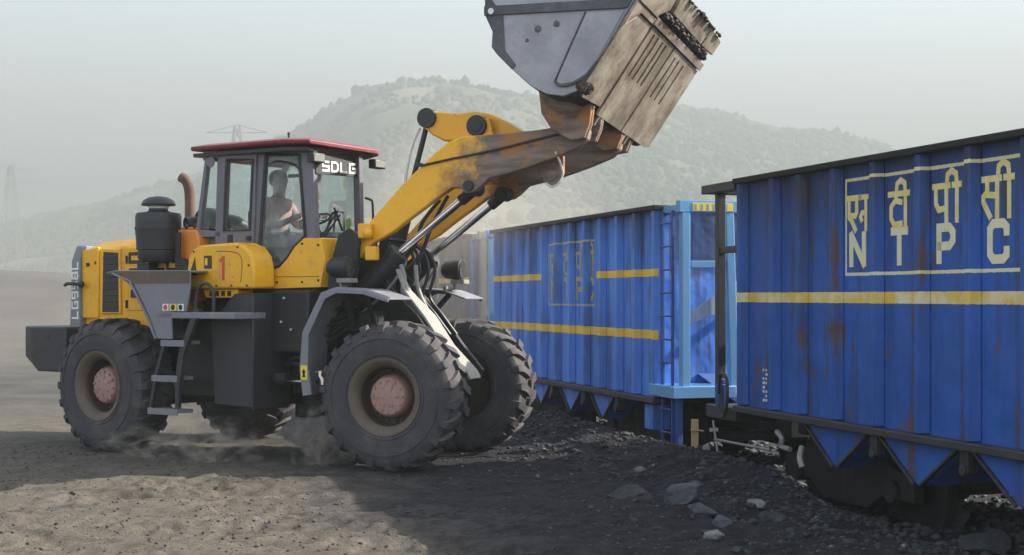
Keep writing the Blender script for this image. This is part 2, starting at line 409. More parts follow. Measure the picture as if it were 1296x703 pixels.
# ------------------------------------------------------------------ ground sheet
def ground_mat():
    t = NT('yard_ground'); v = t.coord(); x, y, z = t.sep(v)
    q = t.math('ADD', t.math('MULTIPLY', t.math('SUBTRACT', x, W0.x), -EL.x), t.math('MULTIPLY', t.math('SUBTRACT', y, W0.y), -EL.y))
    nb = t.noise(v, .6, 7, .6); n1 = t.noise(v, 3, 9, .68); n2 = t.noise(v, 26, 6, .7); n3 = t.noise(v, 90, 3, .6)
    sk = t.noise(t.mapping(v, (1.0,7,1), rot=(0,0,-.37)), 1.6, 7, .62)
    sk2 = t.noise(t.mapping(v, (6,1.0,1), rot=(0,0,-.45)), 1.7, 6, .62)
    qq = t.math('ADD', q, t.math('MULTIPLY', t.math('SUBTRACT', nb, .5), 3.2))
    qq = t.math('ADD', qq, t.math('MULTIPLY', t.math('SUBTRACT', n1, .5), 2.0))
    coal = t.ramp(qq, 6.2, 3.6)  # coal by the train, widened to paint the wagons' shadow darker out to its edge
    dirt = t.mix(t.ramp(n1, .3, .7), (.064,.054,.043), (.124,.107,.086))
    dirt = t.mix(t.math('MULTIPLY', t.ramp(sk, .45, .7), .55), dirt, (.055,.048,.042))
    dirt = t.mix(t.math('MULTIPLY', t.ramp(sk2, .5, .75), .45), dirt, (.155,.138,.115))
    dirt = t.mix(t.math('MULTIPLY', t.ramp(n2, .52, .66), .7), dirt, (.030,.027,.024))
    dirt = t.mix(t.math('MULTIPLY', t.ramp(n3, .52, .62), .5), dirt, (.17,.152,.127))
    blk = t.mix(t.ramp(n1, .35, .7), (.009,.009,.013), (.022,.022,.027))
    blk = t.mix(t.math('MULTIPLY', t.ramp(n2, .52, .72), .6), blk, (.045,.045,.049))
    c = t.mix(coal, dirt, blk)
    far = t.ramp(y, 21, 30)
    pale = t.mix(t.ramp(nb, .35, .65), (.052,.049,.044), (.084,.08,.072))
    c = t.mix(t.math('MULTIPLY', far, t.math('SUBTRACT', 1, t.math('MULTIPLY', coal, .7))), c, pale)
    heap = t.math('MULTIPLY', t.ramp(t.math('ABSOLUTE', t.math('SUBTRACT', y, 62)), 20, 8), t.ramp(x, -10, -16))
    c = t.mix(t.math('MULTIPLY', heap, .75), c, t.mix(nb, (.045,.045,.043), (.10,.10,.095)))
    h = t.math('ADD', t.math('ADD', t.math('MULTIPLY', n1, .6), t.math('MULTIPLY', n2, .5)), t.math('MULTIPLY', sk, .4))
    b1 = t.bump(h, .8, .05); b2 = t.bump(n3, .8, .012, b1)
    t.bsdf(c, .93, 0, b2, .25); return t.m
def axis(fine0, fine1, step, far0, far1):
    c = list(np.arange(fine0, fine1+1e-6, step)); s = step; p = fine1
    while p < far1: s *= 1.16; p += s; c.append(min(p, far1))
    s = step; p = fine0; pre = []
    while p > far0: s *= 1.16; p -= s; pre.append(max(p, far0))
    return np.array(pre[::-1]+c)
def grid_mesh(name, X, Y, Z, mat, smooth_=True):
    ny, nx = X.shape
    me = bpy.data.meshes.new(name)
    co = np.stack([X, Y, Z], -1).reshape(-1, 3)
    i = np.arange(ny-1)[:, None]*nx+np.arange(nx-1)[None, :]
    f = np.stack([i, i+1, i+nx+1, i+nx], -1).reshape(-1, 4)
    me.vertices.add(len(co)); me.vertices.foreach_set('co', co.astype(np.float32).ravel())
    me.loops.add(f.size); me.loops.foreach_set('vertex_index', f.astype(np.int32).ravel())
    me.polygons.add(len(f)); me.polygons.foreach_set('loop_start', np.arange(0, f.size, 4, dtype=np.int32))
    me.polygons.foreach_set('loop_total', np.full(len(f), 4, dtype=np.int32))
    me.polygons.foreach_set('use_smooth', np.full(len(f), smooth_))
    me.update(); me.validate(); me.materials.append(mat)
    o = bpy.data.objects.new(name, me); col.objects.link(o); return o
gx = axis(-7.5, 6.5, .032, -2600, 2600); gy = axis(9.8, 19.5, .032, -200, 3000)
GX, GY = np.meshgrid(gx, gy)
ground = grid_mesh('ground', GX, GY, ground_z(GX, GY), ground_mat()); ground['kind'] = 'structure'

# ------------------------------------------------------------------ hills and their woods
CREST = [(-900,250,1500),(-300,262,1500),(0,287,1500),(70,270,1480),(140,254,1450),(200,236,1400),(260,220,1350),(320,195,1280),(370,170,1220),(410,146,1170),(445,120,1130),(475,106,1110),(510,100,1100),(560,103,1100),(610,112,1110),(680,124,1150),(760,130,1230),(850,139,1300),(900,146,1330),(950,157,1360),(1000,166,1380),(1060,172,1400),(1110,184,1420),(1160,205,1450),(1230,235,1480),(1300,255,1500),(1600,270,1500),(2200,240,1500)]
cx_, cy_, cd_ = map(np.array, zip(*CREST))
def hill_z(x, y):
    d = np.maximum(y, 1); u = 648+1900*x/d
    yc = np.interp(u, cx_, cy_); dc = np.interp(u, cx_, cd_)
    top = (375-yc)/1900*dc-6
    k = d/dc
    prof = smooth(.36, 1.0, k)**1.25*smooth(2.1, 1.02, k)
    z = top*prof
    rough = np_noise(x, y, .006, 40, 5)*46*smooth(.38, .75, k)*smooth(1.35, 1.0, k)*(.35+.65*np.clip(np.abs(k-1)*4, 0, 1))
    return z+rough+2-6*smooth(.36, .30, k)
def forest_mat():
    t = NT('tree_canopy'); v = t.coord()
    n = t.noise(v, .02, 6, .65); n2 = t.noise(v, .25, 5, .7)
    c = t.mix(t.ramp(n, .35, .65), (.022,.046,.024), (.070,.085,.042))
    c = t.mix(t.math('MULTIPLY', t.ramp(n2, .45, .7), .6), c, (.10,.105,.055))
    t.bsdf(c, .9, 0, t.bump(n2, .6, 2.0), .2); return t.m
def hill_mat():
    t = NT('hill_soil'); v = t.coord()
    n = t.noise(v, .012, 7, .65); n2 = t.noise(v, .09, 6, .7)
    c = t.mix(t.ramp(n, .4, .62), (.055,.07,.035), (.19,.175,.125))
    c = t.mix(t.math('MULTIPLY', t.ramp(n2, .5, .68), .7), c, (.055,.07,.035))
    t.bsdf(c, .95, 0, t.bump(n2, .7, 4.0), .2); return t.m
ux = np.linspace(-1000, 2300, 420); kd = np.concatenate([np.linspace(430, 1700, 170), np.linspace(1730, 2700, 16)])
U, D = np.meshgrid(ux, kd); HX = (U-648)/1900*D
hills = grid_mesh('hills', HX, D, hill_z(HX, D), hill_mat()); hills['kind'] = 'structure'
def forest():
    r = np.random.RandomState(11)
    bm = bmesh.new(); bmesh.ops.create_icosphere(bm, subdivisions=1, radius=1)
    bv = np.array([v.co[:] for v in bm.verts]); bf = np.array([[v.index for v in f.verts] for f in bm.faces]); bm.free()
    n = 34000
    u = r.uniform(-120, 1420, n); d = 480+(1500-480)*r.rand(n)**.75
    x = (u-648)/1900*d; z = hill_z(x, d)
    keep = (np_noise(x, d*.6, .010, 77, 4) + np_noise(x, d, .05, 78, 2)*.6 > -.11) & (z > 4)
    x, d, z = x[keep], d[keep], z[keep]; n = len(x)
    s = np.clip(r.lognormal(.55, .38, n), .8, 4.2)
    V = bv[None]*(1+r.uniform(-.35, .35, (n, len(bv), 1)))
    V = V*np.stack([s, s, s*r.uniform(.8, 1.25, n)], -1)[:, None, :]
    V += np.stack([x, d, z+s*.55], -1)[:, None, :]
    F = (bf[None]+(np.arange(n)*len(bv))[:, None, None]).reshape(-1, 3)
    me = bpy.data.meshes.new('forest'); me.vertices.add(n*len(bv)); me.vertices.foreach_set('co', V.astype(np.float32).ravel())
    me.loops.add(F.size); me.loops.foreach_set('vertex_index', F.astype(np.int32).ravel())
    me.polygons.add(len(F)); me.polygons.foreach_set('loop_start', np.arange(0, F.size, 3, dtype=np.int32)); me.polygons.foreach_set('loop_total', np.full(len(F), 3, dtype=np.int32))
    me.polygons.foreach_set('use_smooth', np.full(len(F), True))
    me.update(); me.materials.append(forest_mat())
    o = bpy.data.objects.new('forest', me); col.objects.link(o)
    tag(o, 'hazy green woods covering the hills behind the loader', 'forest', kind='stuff')
forest()

# ------------------------------------------------------------------ haze and dust
def vol_mat(name, colr, dens, aniso=.3):
    t = NT(name); p = t.n('VolumePrincipled'); p.inputs['Color'].default_value = (*colr, 1)
    p.inputs['Density'].default_value = dens; p.inputs['Anisotropy'].default_value = aniso
    t.l(p.outputs[0], t.out.inputs['Volume']); return t.m
hz = MB().box(-2800, 2800, -260, 3200, -3, 260).build('haze', vol_mat('haze_air', (.325,.353,.352), .0017, .10), bevel=0, smooth=False)
tag(hz, 'pale haze over the whole yard and hills', 'haze', kind='stuff')
def puff(name, c, s, dens, label, scale=1.6, colr=(.80,.72,.62), rz=0, thr=.38, power=1.0):
    bm = bmesh.new(); bmesh.ops.create_icosphere(bm, subdivisions=3, radius=1)
    me = bpy.data.meshes.new(name); bm.to_mesh(me); bm.free()
    o = bpy.data.objects.new(name, me); col.objects.link(o)
    o.location = c; o.scale = s; o.rotation_euler = (0, 0, rz)
    t = NT(name+'_volume'); v = t.coord()
    ln = t.n('VectorMath', operation='LENGTH'); t.l(v, ln.inputs[0])
    fall = t.math('POWER', t.math('SUBTRACT', 1, ln.outputs['Value'], clamp=True), power)
    n = t.noise(v, scale, 4, .6, .4)
    dn = t.math('MULTIPLY', t.math('MULTIPLY', fall, t.ramp(n, thr, .75)), dens)
    p = t.n('VolumePrincipled'); p.inputs['Color'].default_value = (*colr, 1); p.inputs['Anisotropy'].default_value = .25
    t.l(dn, p.inputs['Density']); t.l(p.outputs[0], t.out.inputs['Volume'])
    me.materials.append(t.m)
    tag(o, label, 'dust', kind='stuff'); return o
puff('dust_cloud', (-1.2, 30, 2.0), (2.4, 9.0, 3.8), .24, 'brown dust cloud drifting along the far wagons behind the raised arms', 1.3, rz=.29, thr=.25)
puff('dust_cloud', (-14, 42, 1.0), (16, 16, 4.5), .018, 'thin brown dust hanging over the yard behind the loader', 1.6, thr=.2)
puff('dust_cloud', (-3.35, 17.0, .18), (.62, .3, .40), 45, 'small dust puff under the middle of the loader', 2.6, thr=.5)
puff('dust_cloud', (-2.15, 16.9, .25), (.4, .3, .46), 60, 'small dust puff just behind the near front wheel', 2.6, thr=.5)
puff('dust_cloud', (-4.2, 17.5, .15), (.7, .3, .30), 26, 'low dust kicked up beside the near rear wheel', 2.6, thr=.5)

# ------------------------------------------------------------------ strokes for lettering
GL = {
 'N': [[(0,0),(0,1)],[(0,1),(1,0)],[(1,0),(1,1)]],
 'T': [[(0,1),(1,1)],[(.5,1),(.5,0)]],
 'P': [[(0,0),(0,1),(.75,1),(1,.85),(1,.6),(.75,.45),(0,.45)]],
 'C': [[(1,.72),(1,.88),(.8,1),(.2,1),(0,.85),(0,.15),(.2,0),(.8,0),(1,.12),(1,.28)]],
 'S': [[(1,1),(0,1),(0,.5),(1,.5),(1,0),(0,0)]],
 'D': [[(0,0),(0,1),(.7,1),(1,.8),(1,.2),(.7,0),(0,0)]],
 'L': [[(0,1),(0,0),(1,0)]],
 'G': [[(1,1),(0,1),(0,0),(1,0),(1,.5),(.55,.5)]],
 '9': [[(1,.5),(0,.5),(0,1),(1,1),(1,0),(.2,0)]],
 '5': [[(1,1),(0,1),(0,.55),(.8,.55),(1,.42),(1,.12),(.8,0),(0,0)]],
 '8': [[(.5,.52),(.05,.6),(.05,.95),(.5,1),(.95,.95),(.95,.6),(.5,.52),(0,.42),(0,.08),(.5,0),(1,.08),(1,.42),(.5,.52)]],
 '1': [[(.5,0),(.5,1)],[(.15,.8),(.5,1)]],
 'e': [[(-.08,1),(1.05,1)],[(.12,1),(.12,.42),(.34,.30),(.66,.0)],[(.74,1),(.74,.55),(.62,.44),(.34,.46)]],
 'na': [[(-.08,1),(1.08,1)],[(.86,1),(.86,0)],[(.86,.52),(.4,.52),(.2,.40),(.34,.28)]],
 'ta': [[(-.05,1),(.95,1)],[(.5,1),(.5,.8)],[(.88,.74),(.45,.8),(.14,.62),(.12,.28),(.36,.06),(.9,.1)]],
 'pa': [[(-.05,1),(1.05,1)],[(.86,1),(.86,0)],[(.14,1),(.14,.52),(.34,.34),(.86,.38)]],
 'sa': [[(-.08,1),(1.08,1)],[(.9,1),(.9,0)],[(.36,1),(.36,.66),(.08,.52),(.16,.40),(.52,.02)],[(.36,.60),(.9,.56)]],
 'ii': [[(.5,0),(.5,1.02),(.44,1.30),(.1,1.40),(-.22,1.30),(-.30,1.0)],[(.2,1),(.8,1)]],
}
def glyph(mb, g, x, z, wd, ht, th, put, k0=0):
    """put(x, z, depth) maps the letter plane to 3-D; every stroke is a flat ribbon, a hair prouder than the last"""
    for k, line in enumerate(GL[g]):
        P = [Vector((x+a*wd, z+b*ht)) for a, b in line]
        Lf = []; Rt = []
        for i, p in enumerate(P):
            d0 = (P[i]-P[i-1]).normalized() if i else None
            d1 = (P[i+1]-P[i]).normalized() if i < len(P)-1 else None
            if d0 is None: d0 = d1
            if d1 is None: d1 = d0
            n0 = Vector((-d0.y, d0.x)); n1 = Vector((-d1.y, d1.x)); m = (n0+n1)
            m = m.normalized() if m.length > .05 else n0
            s = th/2/max(.5, m.dot(n0))
            if i == 0: p = p-d1*th*.3
            if i == len(P)-1: p = p+d0*th*.3
            Lf.append(p+m*s); Rt.append(p-m*s)
        e = .004+.0009*k
        mb.loops([[put(l.x, l.y, 0), put(r.x, r.y, 0), put(r.x, r.y, e), put(l.x, l.y, e)] for l, r in zip(Lf, Rt)])

# ================================================================== WAGONS
WM = Matrix.Translation(W0) @ Matrix.Rotation(math.atan2(EA.y, EA.x), 4, 'Z')
WH = 3.0     # width across
def rib_mb(a, z0, z1, y=0, sgn=-1, d=.10, wb=.17, wt=.085):
    a = a+.19
    m = MB()
    prof = [(a-wb/2, y), (a-wt/2, y+sgn*d), (a+wt/2, y+sgn*d), (a+wb/2, y)]
    m.pxy(prof, z0, z1); return m
def wheelset(root, a, rail, r=.44):
    m = MB()
    for L in (.72, 2.28):
        s = -1 if L < 1.5 else 1
        m.lathe([(.06,-.07),(r-.09,-.07),(r-.06,-.05),(r+.03,-.05),(r+.03,-.02),(r,0),(r,.08),(r-.06,.085),(r-.10,.04),(.16,.03),(.14,.10),(.06,.10)], (a, L, rail+r), 'y', 32)
    m.cyl((a, .7, rail+r), (a, 2.3, rail+r), .07, 12)
    return m.build('wheelset', M['wagon_black'], root, 0)
def bogie(root, a, rail):
    b = empty('bogie', Matrix.Translation((0,0,0)), root)
    for da in (-1, 1): wheelset(b, a+da, rail)
    for L in (.42, 2.58):
        m = MB(); z = rail+.44
        m.pxz([(a-1.35,z-.08),(a-1.35,z+.12),(a-.55,z+.34),(a+.55,z+.34),(a+1.35,z+.12),(a+1.35,z-.08),(a+.75,z-.08),(a+.45,z-.24),(a-.45,z-.24),(a-.75,z-.08)], L-.06, L+.06)
        for da in (-1, 1): m.cyl((a+da, L-.12, z), (a+da, L+.12, z), .12, 12)
        for da in (-.22, 0, .22): m.cyl((a+da, L, z-.22), (a+da, L, z+.3), .07, 10)
        m.build('side_frame', M['wagon_black'], b, .01)
    return b
def wagon(name, label, a0, a1, zt, zb, ribs, paint, rail, hoppers, hop_w, apex, letters, lm, group, lettersize):
    root = empty(name, WM); tag(root, label, 'railway wagon', group)
    y1 = WH
    m = MB()
    m.box(a0, a1, 0, .03, zb, zt-.0); m.box(a0, a1, y1-.03, y1, zb, zt)
    m.box(a0, a0+.03, .031, y1-.031, zb, zt-.02); m.box(a1-.03, a1, .031, y1-.031, zb, zt-.02)
    m.build('body', paint, root, .006)
    for a in ribs: rib_mb(a, zb+.012, zt-.052).build('rib', paint, root, .012)
    for a in ribs: rib_mb(a, zb+.012, zt-.052, y1, 1).build('rib', paint, root, 0)
    # top rail and bottom sill, the end corner straps
    m = MB()
    for y0, yy in ((-.125, .028), (y1-.028, y1+.125)): m.box(a0-.02, a1+.02, y0, yy, zt-.05, zt+.012)
    m.box(a0-.018, a0+.09, .03, y1-.03, zt-.048, zt+.010); m.box(a1-.09, a1+.018, .03, y1-.03, zt-.048, zt+.010)
    m.build('top_rail', M['wagon_black'], root, .01)
    m = MB(); m.box(a0, a1, -.125, .06, zb-.07, zb+.004); m.box(a0, a1, y1-.06, y1+.13, zb-.10, zb+.004)
    m.build('sill', M['frame_dust'], root, .01)
    m = MB(); m.box(a0-.5, a1+.5, 1.15, 1.4, zb-.42, zb-.05); m.box(a0-.5, a1+.5, 1.6, 1.85, zb-.42, zb-.05)
    m.box(a0+.04, a1-.04, .04, y1-.04, zb-.06, zb-.0)
    m.build('underframe', M['wagon_black'], root, .01)
    for h in hoppers:
        m = MB()
        top = [(h-hop_w/2, zb-.075), (h+hop_w/2, zb-.075)]
        m.pxz([top[0], (h-.04, apex), (h+.04, apex), top[1]], .0, .05)
        m.pxz([top[0], (h-.04, apex), (h+.04, apex), top[1]], y1-.05, y1)
        for sg in (-1, 1):
            m.plate([(h+sg*hop_w/2, .05, zb-.075), (h+sg*hop_w/2, y1-.05, zb-.075), (h+sg*.05, y1-.05, apex), (h+sg*.05, .05, apex)], .02)
        o = m.build('hopper_chute', paint, root, .008)
        e = MB()
        for sg in (-1, 1): e.bar((h+sg*hop_w/2, -.02, zb-.08), (h+sg*.05, -.02, apex), .028, .03, (0,1,0))
        e.build('chute_edge', M['frame_dust'], o, .004)
        m = MB(); m.box(h+hop_w/2+.06, h+hop_w/2+.19, -.04, .06, zb-.27, zb-.075); m.cyl((h+hop_w/2+.125,-.06,zb-.25), (h+hop_w/2+.125,.08,zb-.25), .05, 12)
        m.build('door_bracket', M['dark'], root, .006)
    bogie(root, a0+1.7, rail); bogie(root, a1-1.7, rail)
    # coupler
    for s, e in ((-1, a0-.5), (1, a1+.5)):
        m = MB(); m.box(min(e, e+s*.5), max(e, e+s*.5), 1.36, 1.64, zb-.42, zb-.16); m.box(min(e+s*.38, e+s*.62), max(e+s*.38, e+s*.62), 1.28, 1.55, zb-.46, zb-.12)
        m.build('coupler', M['wagon_black'], root, .02)
    # lettering
    for g, a, z, wd, ht, th in letters:
        m = MB()
        glyph(m, g, a, z, wd, ht, th, lambda x, zz, e: (x, -.001-e, zz))
        m.build('lettering', M['wagon_letter_pale'] if g in 'NTPC' and lm == M['wagon_letter'] else lm, root, 0, smooth=False)
    return root
def end_frame(root, a, s, zt, zb, dark=False, wall=None):
    """the open end framing with its platform: s=+1 for the end towards the camera"""
    mat = M['end_blue'] if dark else M['light_blue']
    for L, lean in ((.075, 0), (.70, .05), (WH-.70, -.05), (WH-.075, 0)):
        m = MB(); m.bar((a, L+lean, zb+.02), (a, L-lean*.4, zt-.13), .115, .11, (0,1,0)); m.build('end_post', mat, root, .008)
    m = MB(); m.box(a-.06, a+.06, -.02, WH+.02, zt-.135, zt+.02); m.build('end_beam', mat, root, .008)
    m = MB(); m.box(a-.045, a+.045, .15, .62, 2.26, 2.35); m.build('cross_bar', mat, root, .006); m = MB(); m.box(a-.045, a+.045, WH-.62, WH-.15, 2.26, 2.35); m.build('cross_bar', mat, root, .006)
    m = MB(); m.box(min(a-s*.75, a+s*.1), max(a-s*.75, a+s*.1), -.12, .75, zb-.02, zb+.13); m.build('platform', mat if not dark else M['dark'], root, .008); m = MB(); m.box(min(a-s*.75, a+s*.1), max(a-s*.75, a+s*.1), WH-.75, WH+.12, zb-.02, zb+.13)
    m.build('platform', mat if not dark else M['dark'], root, .008)
    # stays from the top beam back to the body
    for L in (.05, WH-.05):
        m = MB(); m.box(min(a, wall), max(a, wall), L-.04, L+.04, zt-.12, zt-.03); m.build('stay', mat, root, .005)
    for sg_, L0 in ((1, 0), (-1, WH)):
        m = MB(); m.plate([(a-s*.10, L0+sg_*.14, 1.52), (a-s*.10, L0+sg_*.14, 1.66), (a-s*.10, L0+sg_*1.05, 2.22), (a-s*.10, L0+sg_*1.05, 1.86)], .012); m.build('sun_patch_plate', M['sun_patch_blue'] if not dark else mat, root, .003)  # pale plates shaped as the sun patch on the end wall
    m = MB(); m.plate([(wall, .5, zb+.25), (wall, WH-.5, zb+.25), (a-s*.1, WH-.9, zb-.15), (a-s*.1, .9, zb-.15)], .03)
    m.build('slope_sheet', M['end_blue'], root, .004)
def ladder(root, a0, a1, zt, zb, y=-.02, step=.3):
    l = MB()
    for a in (a0, a1): l.bar((a, y, zb), (a, y, zt), .045, .03, (0,1,0))
    l = l.build('ladder', M['end_blue'], root, .004)
    z = zb+.12
    while z < zt-.05:
        m = MB(); m.cyl((a0-.02, y-.02, z), (a1+.02, y-.02, z), .013, 8); m.build('rung', M['end_blue'], l, 0); z += step

RAIL = -.47
ribsA = [-.10,.71,1.33,2.08,2.86,3.65,4.44,5.23,6.0,6.78,7.55,8.3,8.76]
lets = []
for g, a, wd in (('N',2.50,.25),('T',3.27,.25),('P',4.06,.22),('C',4.83,.235)): lets.append((g, a, 2.21, wd, .30, .078))
lets += [('e',2.43,2.55,.24,.32,.058),('na',2.655,2.55,.15,.32,.052),
         ('ta',3.22,2.55,.24,.31,.055),('ii',3.40,2.55,.2,.31,.055),
         ('pa',3.98,2.56,.23,.32,.055),('ii',4.24,2.56,.2,.32,.055),
         ('sa',4.70,2.56,.26,.33,.055),('ii',5.00,2.56,.2,.33,.055)]
wa = wagon('hopper_wagon', 'dark blue hopper wagon nearest the camera, with large lettering inside a thin painted frame', 0, 9.05, 3.24, .64, ribsA, M['blue_a'], RAIL, [2.2,3.72,5.27,6.82], 1.3, .17, lets, M['wagon_letter'], 'hopper wagons in the train', 1)
# its open end: plain dark post, bars, brake hose and standing pipe
m = MB(); m.bar((-.72, .05, .5), (-.72, .05, 3.14), .10, .10, (0,1,0)); m.build('end_post', M['dark'], wa, .008)
m = MB(); m.bar((-.72, WH-.05, .5), (-.72, WH-.05, 3.14), .10, .10, (0,1,0)); m.build('end_post', M['dark'], wa, .008)
m = MB(); m.box(-.95, -.02, -.10, .10, 3.13, 3.235); m.box(-.85, -.66, .1, WH-.1, 3.12, 3.22); m.box(-.95, -.02, WH-.1, WH+.1, 3.13, 3.235); m.build('end_beam', M['dark'], wa, .008)
m = MB(); m.box(-.68, 0, .02, .09, 2.41, 2.49); m.build('cross_bar', M['dark'], wa, .006)
m = MB(); m.box(-.85, -.02, -.08, .6, .45, .60); m.build('platform', M['dark'], wa, .008)
m = MB(); m.cyl((-.50,-.03,.60), (-.50,-.03,.86), .075, 14); m.cyl((-.50,-.03,.86), (-.50,-.03,.92), .05, 14); m.build('brake_cylinder', M['end_blue'], wa, .01)
m = MB()
m.tube([(-.42,-.1,.75),(-.3,-.14,.98),(-.14,-.14,.95),(-.12,-.14,.7),(-.2,-.14,.5),(-.3,-.14,.55),(-.33,-.12,.75)], .022, 8, 6)
m.build('brake_hose', M['black'], wa, 0)
m = MB(); m.cyl((-.55,-.1,.20), (.75,-.02,.20), .016, 8); m.cyl((-.6,-.1,.42), (-.45,-.1,.0), .014, 8); m.build('brake_rod', M['steel'], wa, 0)
m = MB(); m.tube([(.9,.0,.38),(1.0,-.06,.42),(1.15,-.08,.36),(1.12,-.08,.28),(1.3,-.06,.26)], .03, 8, 4); m.tube([(1.5,-.02,.3),(1.56,-.08,.2),(1.62,-.08,.1)], .035, 8, 3); m.build('brake_fitting', M['steel'], wa, 0)
m = MB()                # two columns of small worn data stencils near the end
rr = random.Random(4)
for k in range(8):
    z = 1.06-k*.048
    for a in (.53, .60, .68):
        if rr.random() < .85: m.box(a, a+.02+.035*rr.random(), -.0045, -.001, z, z+.028)
m.build('stencil_marks', M['white'], wa, 0, smooth=False)

b0, b1 = -10.3, -2.43
ribsB = [b1-.29-i*.686 for i in range(12)]
letsB = []
for g, a, wd in (('N',-7.05,.30),('T',-6.42,.30),('P',-5.82,.27),('C',-5.35,.25)):
    letsB.append((g, a, 1.86, wd, .30, .07))
letsB += [('e',-7.12,2.22,.24,.33,.05),('na',-6.88,2.22,.2,.33,.05),('ta',-6.45,2.22,.26,.33,.05),('ii',-6.22,2.22,.2,.33,.05),('pa',-5.86,2.22,.24,.33,.05),('ii',-5.6,2.22,.2,.33,.05),('sa',-5.38,2.22,.2,.33,.05),('ii',-5.2,2.22,.2,.33,.05)]
wb = wagon('hopper_wagon', 'bright blue hopper wagon with yellow bands, light blue end frame and ladder', b0, b1, 3.08, .56, ribsB, M['blue_b'], RAIL, [-9.05,-7.6,-6.08,-4.66], 1.02, .13, letsB, M['wagon_letter_dim'], 'hopper wagons in the train', 1)
end_frame(wb, -1.86, 1, 3.10, .62, wall=b1); end_frame(wb, b0-.57, -1, 3.10, .62, wall=b0)
ladder(wb, -2.36, -2.03, 3.0, .02)
m = MB(); m.box(-3.05, -2.75, 0, .25, .12, .455); m.build('tool_box', M['blue_b'], wb, .01)
for L in (0.03,): 
    m = MB(); m.bar((-1.95, L, .62), (-1.95, L, .0), .12, .07, (0,1,0)); m.build('step_hanger', M['end_blue'], wb, .006)
m = MB()                # small yellow painted plate on the end beam
m.box(-1.798, -1.794, .16, .72, 2.985, 3.09); pl = m.build('number_plate', M['marking_yellow'], wb, 0)
m = MB()
for k in range(6): m.box(-1.7935, -1.791, .19+k*.085, .215+k*.085, 3.0, 3.075)
m.build('plate_marks', M['light_blue'], pl, 0)
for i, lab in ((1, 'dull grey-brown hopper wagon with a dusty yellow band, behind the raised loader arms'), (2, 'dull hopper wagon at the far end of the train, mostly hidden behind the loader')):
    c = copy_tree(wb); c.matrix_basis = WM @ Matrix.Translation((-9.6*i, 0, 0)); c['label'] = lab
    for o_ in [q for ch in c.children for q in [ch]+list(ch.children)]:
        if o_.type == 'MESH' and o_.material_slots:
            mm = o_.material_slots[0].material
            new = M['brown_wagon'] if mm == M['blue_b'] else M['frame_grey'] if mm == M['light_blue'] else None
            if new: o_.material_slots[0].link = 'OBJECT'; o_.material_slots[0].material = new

# coal heaps in the wagons
M['coal'] = steel_plate('coal', (.012,.012,.014), (.03,.03,.033), (.06,.06,.055), 5, .6)
def coal_heap(a0, a1, zt, h, label, seed, lumps=260):
    r = np.random.RandomState(seed)
    na, nl = 60, 24
    A, Lq = np.meshgrid(np.linspace(a0+.06, a1-.06, na), np.linspace(.06, WH-.06, nl))
    edge = np.minimum(1, np.minimum(np.minimum(A-a0, a1-A)/.5, np.minimum(Lq, WH-Lq)/.6))
    Z = zt-.25+h*smooth(0, 1, edge)+np_noise(A, Lq, .9, seed, 4)*.22*edge
    P = [W0+EA*a+EL*l for a, l in zip(A.ravel(), Lq.ravel())]
    X = np.array([p.x for p in P]).reshape(A.shape); Y = np.array([p.y for p in P]).reshape(A.shape)
    o = grid_mesh('coal_heap', X, Y, Z, M['coal'], False)
    mb = MB()
    for k in range(lumps):
        a = r.uniform(a0+.15, a1-.15); l = r.uniform(.15, WH-.15)
        e = min(1, min(a-a0, a1-a)/.5, min(l, WH-l)/.6); z = zt-.25+h*float(smooth(0, 1, np.array(e)))+.02
        p = W0+EA*a+EL*l; mb.ball((p.x, p.y, z), r.uniform(.02, .06), 1, (1, r.uniform(.6,1), r.uniform(.5,.9)), .5)
    lo = mb.build('coal_lumps', M['coal'], o, 0, smooth=False); lo['kind'] = 'stuff'
    tag(o, label, 'coal', 'coal loads in the wagons'); return o
coal_heap(b0, b1, 3.08, .27, 'dark coal heaped in the bright blue middle wagon', 3)
coal_heap(b0-9.6, b1-9.6, 3.08, .27, 'coal heaped in the dust-veiled wagon behind the raised arms', 5, 120)

# rails and ballast sleepers
for L in (.72, 2.28):
    m = MB()
    prof = [(-.07,0),(.07,0),(.07,.02),(.012,.035),(.012,.12),(.035,.13),(.035,.165),(-.035,.165),(-.035,.13),(-.012,.12),(-.012,.035),(-.07,.02)]
    m.pyz([(L+p, RAIL-.165+h) for p, h in prof], -48, 22)
    o = m.build('rail', M['steel'], None, .003, M=WM)
    tag(o, 'steel rail under the train on the side nearest the loader' if L < 1 else 'steel rail under the far side of the train', 'rail', 'rails under the train')
m = MB()
for k in range(92):
    a = -40+k*.62; m.box(a, a+.24, .2, 2.8, RAIL-.33, RAIL-.166)
sl = m.build('sleepers', M['wood'], None, 0, M=WM); tag(sl, 'row of sleepers half buried in coal dust under the train', 'sleepers', kind='stuff')

# ================================================================== LOADER
TR, TF = 36, 20
OR = Vector((-4.217, 19.333, 0)); OF = Vector((-.908, 17.486, 0))
MR = Matrix.Translation(OR) @ Matrix.Rotation(R(-TR), 4, 'Z')
MF = Matrix.Translation(OF) @ Matrix.Rotation(R(-TF), 4, 'Z')
loader = empty('wheel_loader', MR)
tag(loader, 'yellow wheel loader with red cab roof, bucket raised beside the blue wagons', 'wheel loader')
F_ = MR.inverted() @ MF
def rb(): return MB(True)
def partR(mb, name, mat, bevel=.01, parent=None, **k): return mb.build(name, M[mat], parent or loader, bevel, **k)
def partF(mb, name, mat, bevel=.01, parent=None, **k):
    return mb.build(name, M[mat], parent, bevel, **k) if parent else mb.build(name, M[mat], loader, bevel, M=F_, **k)

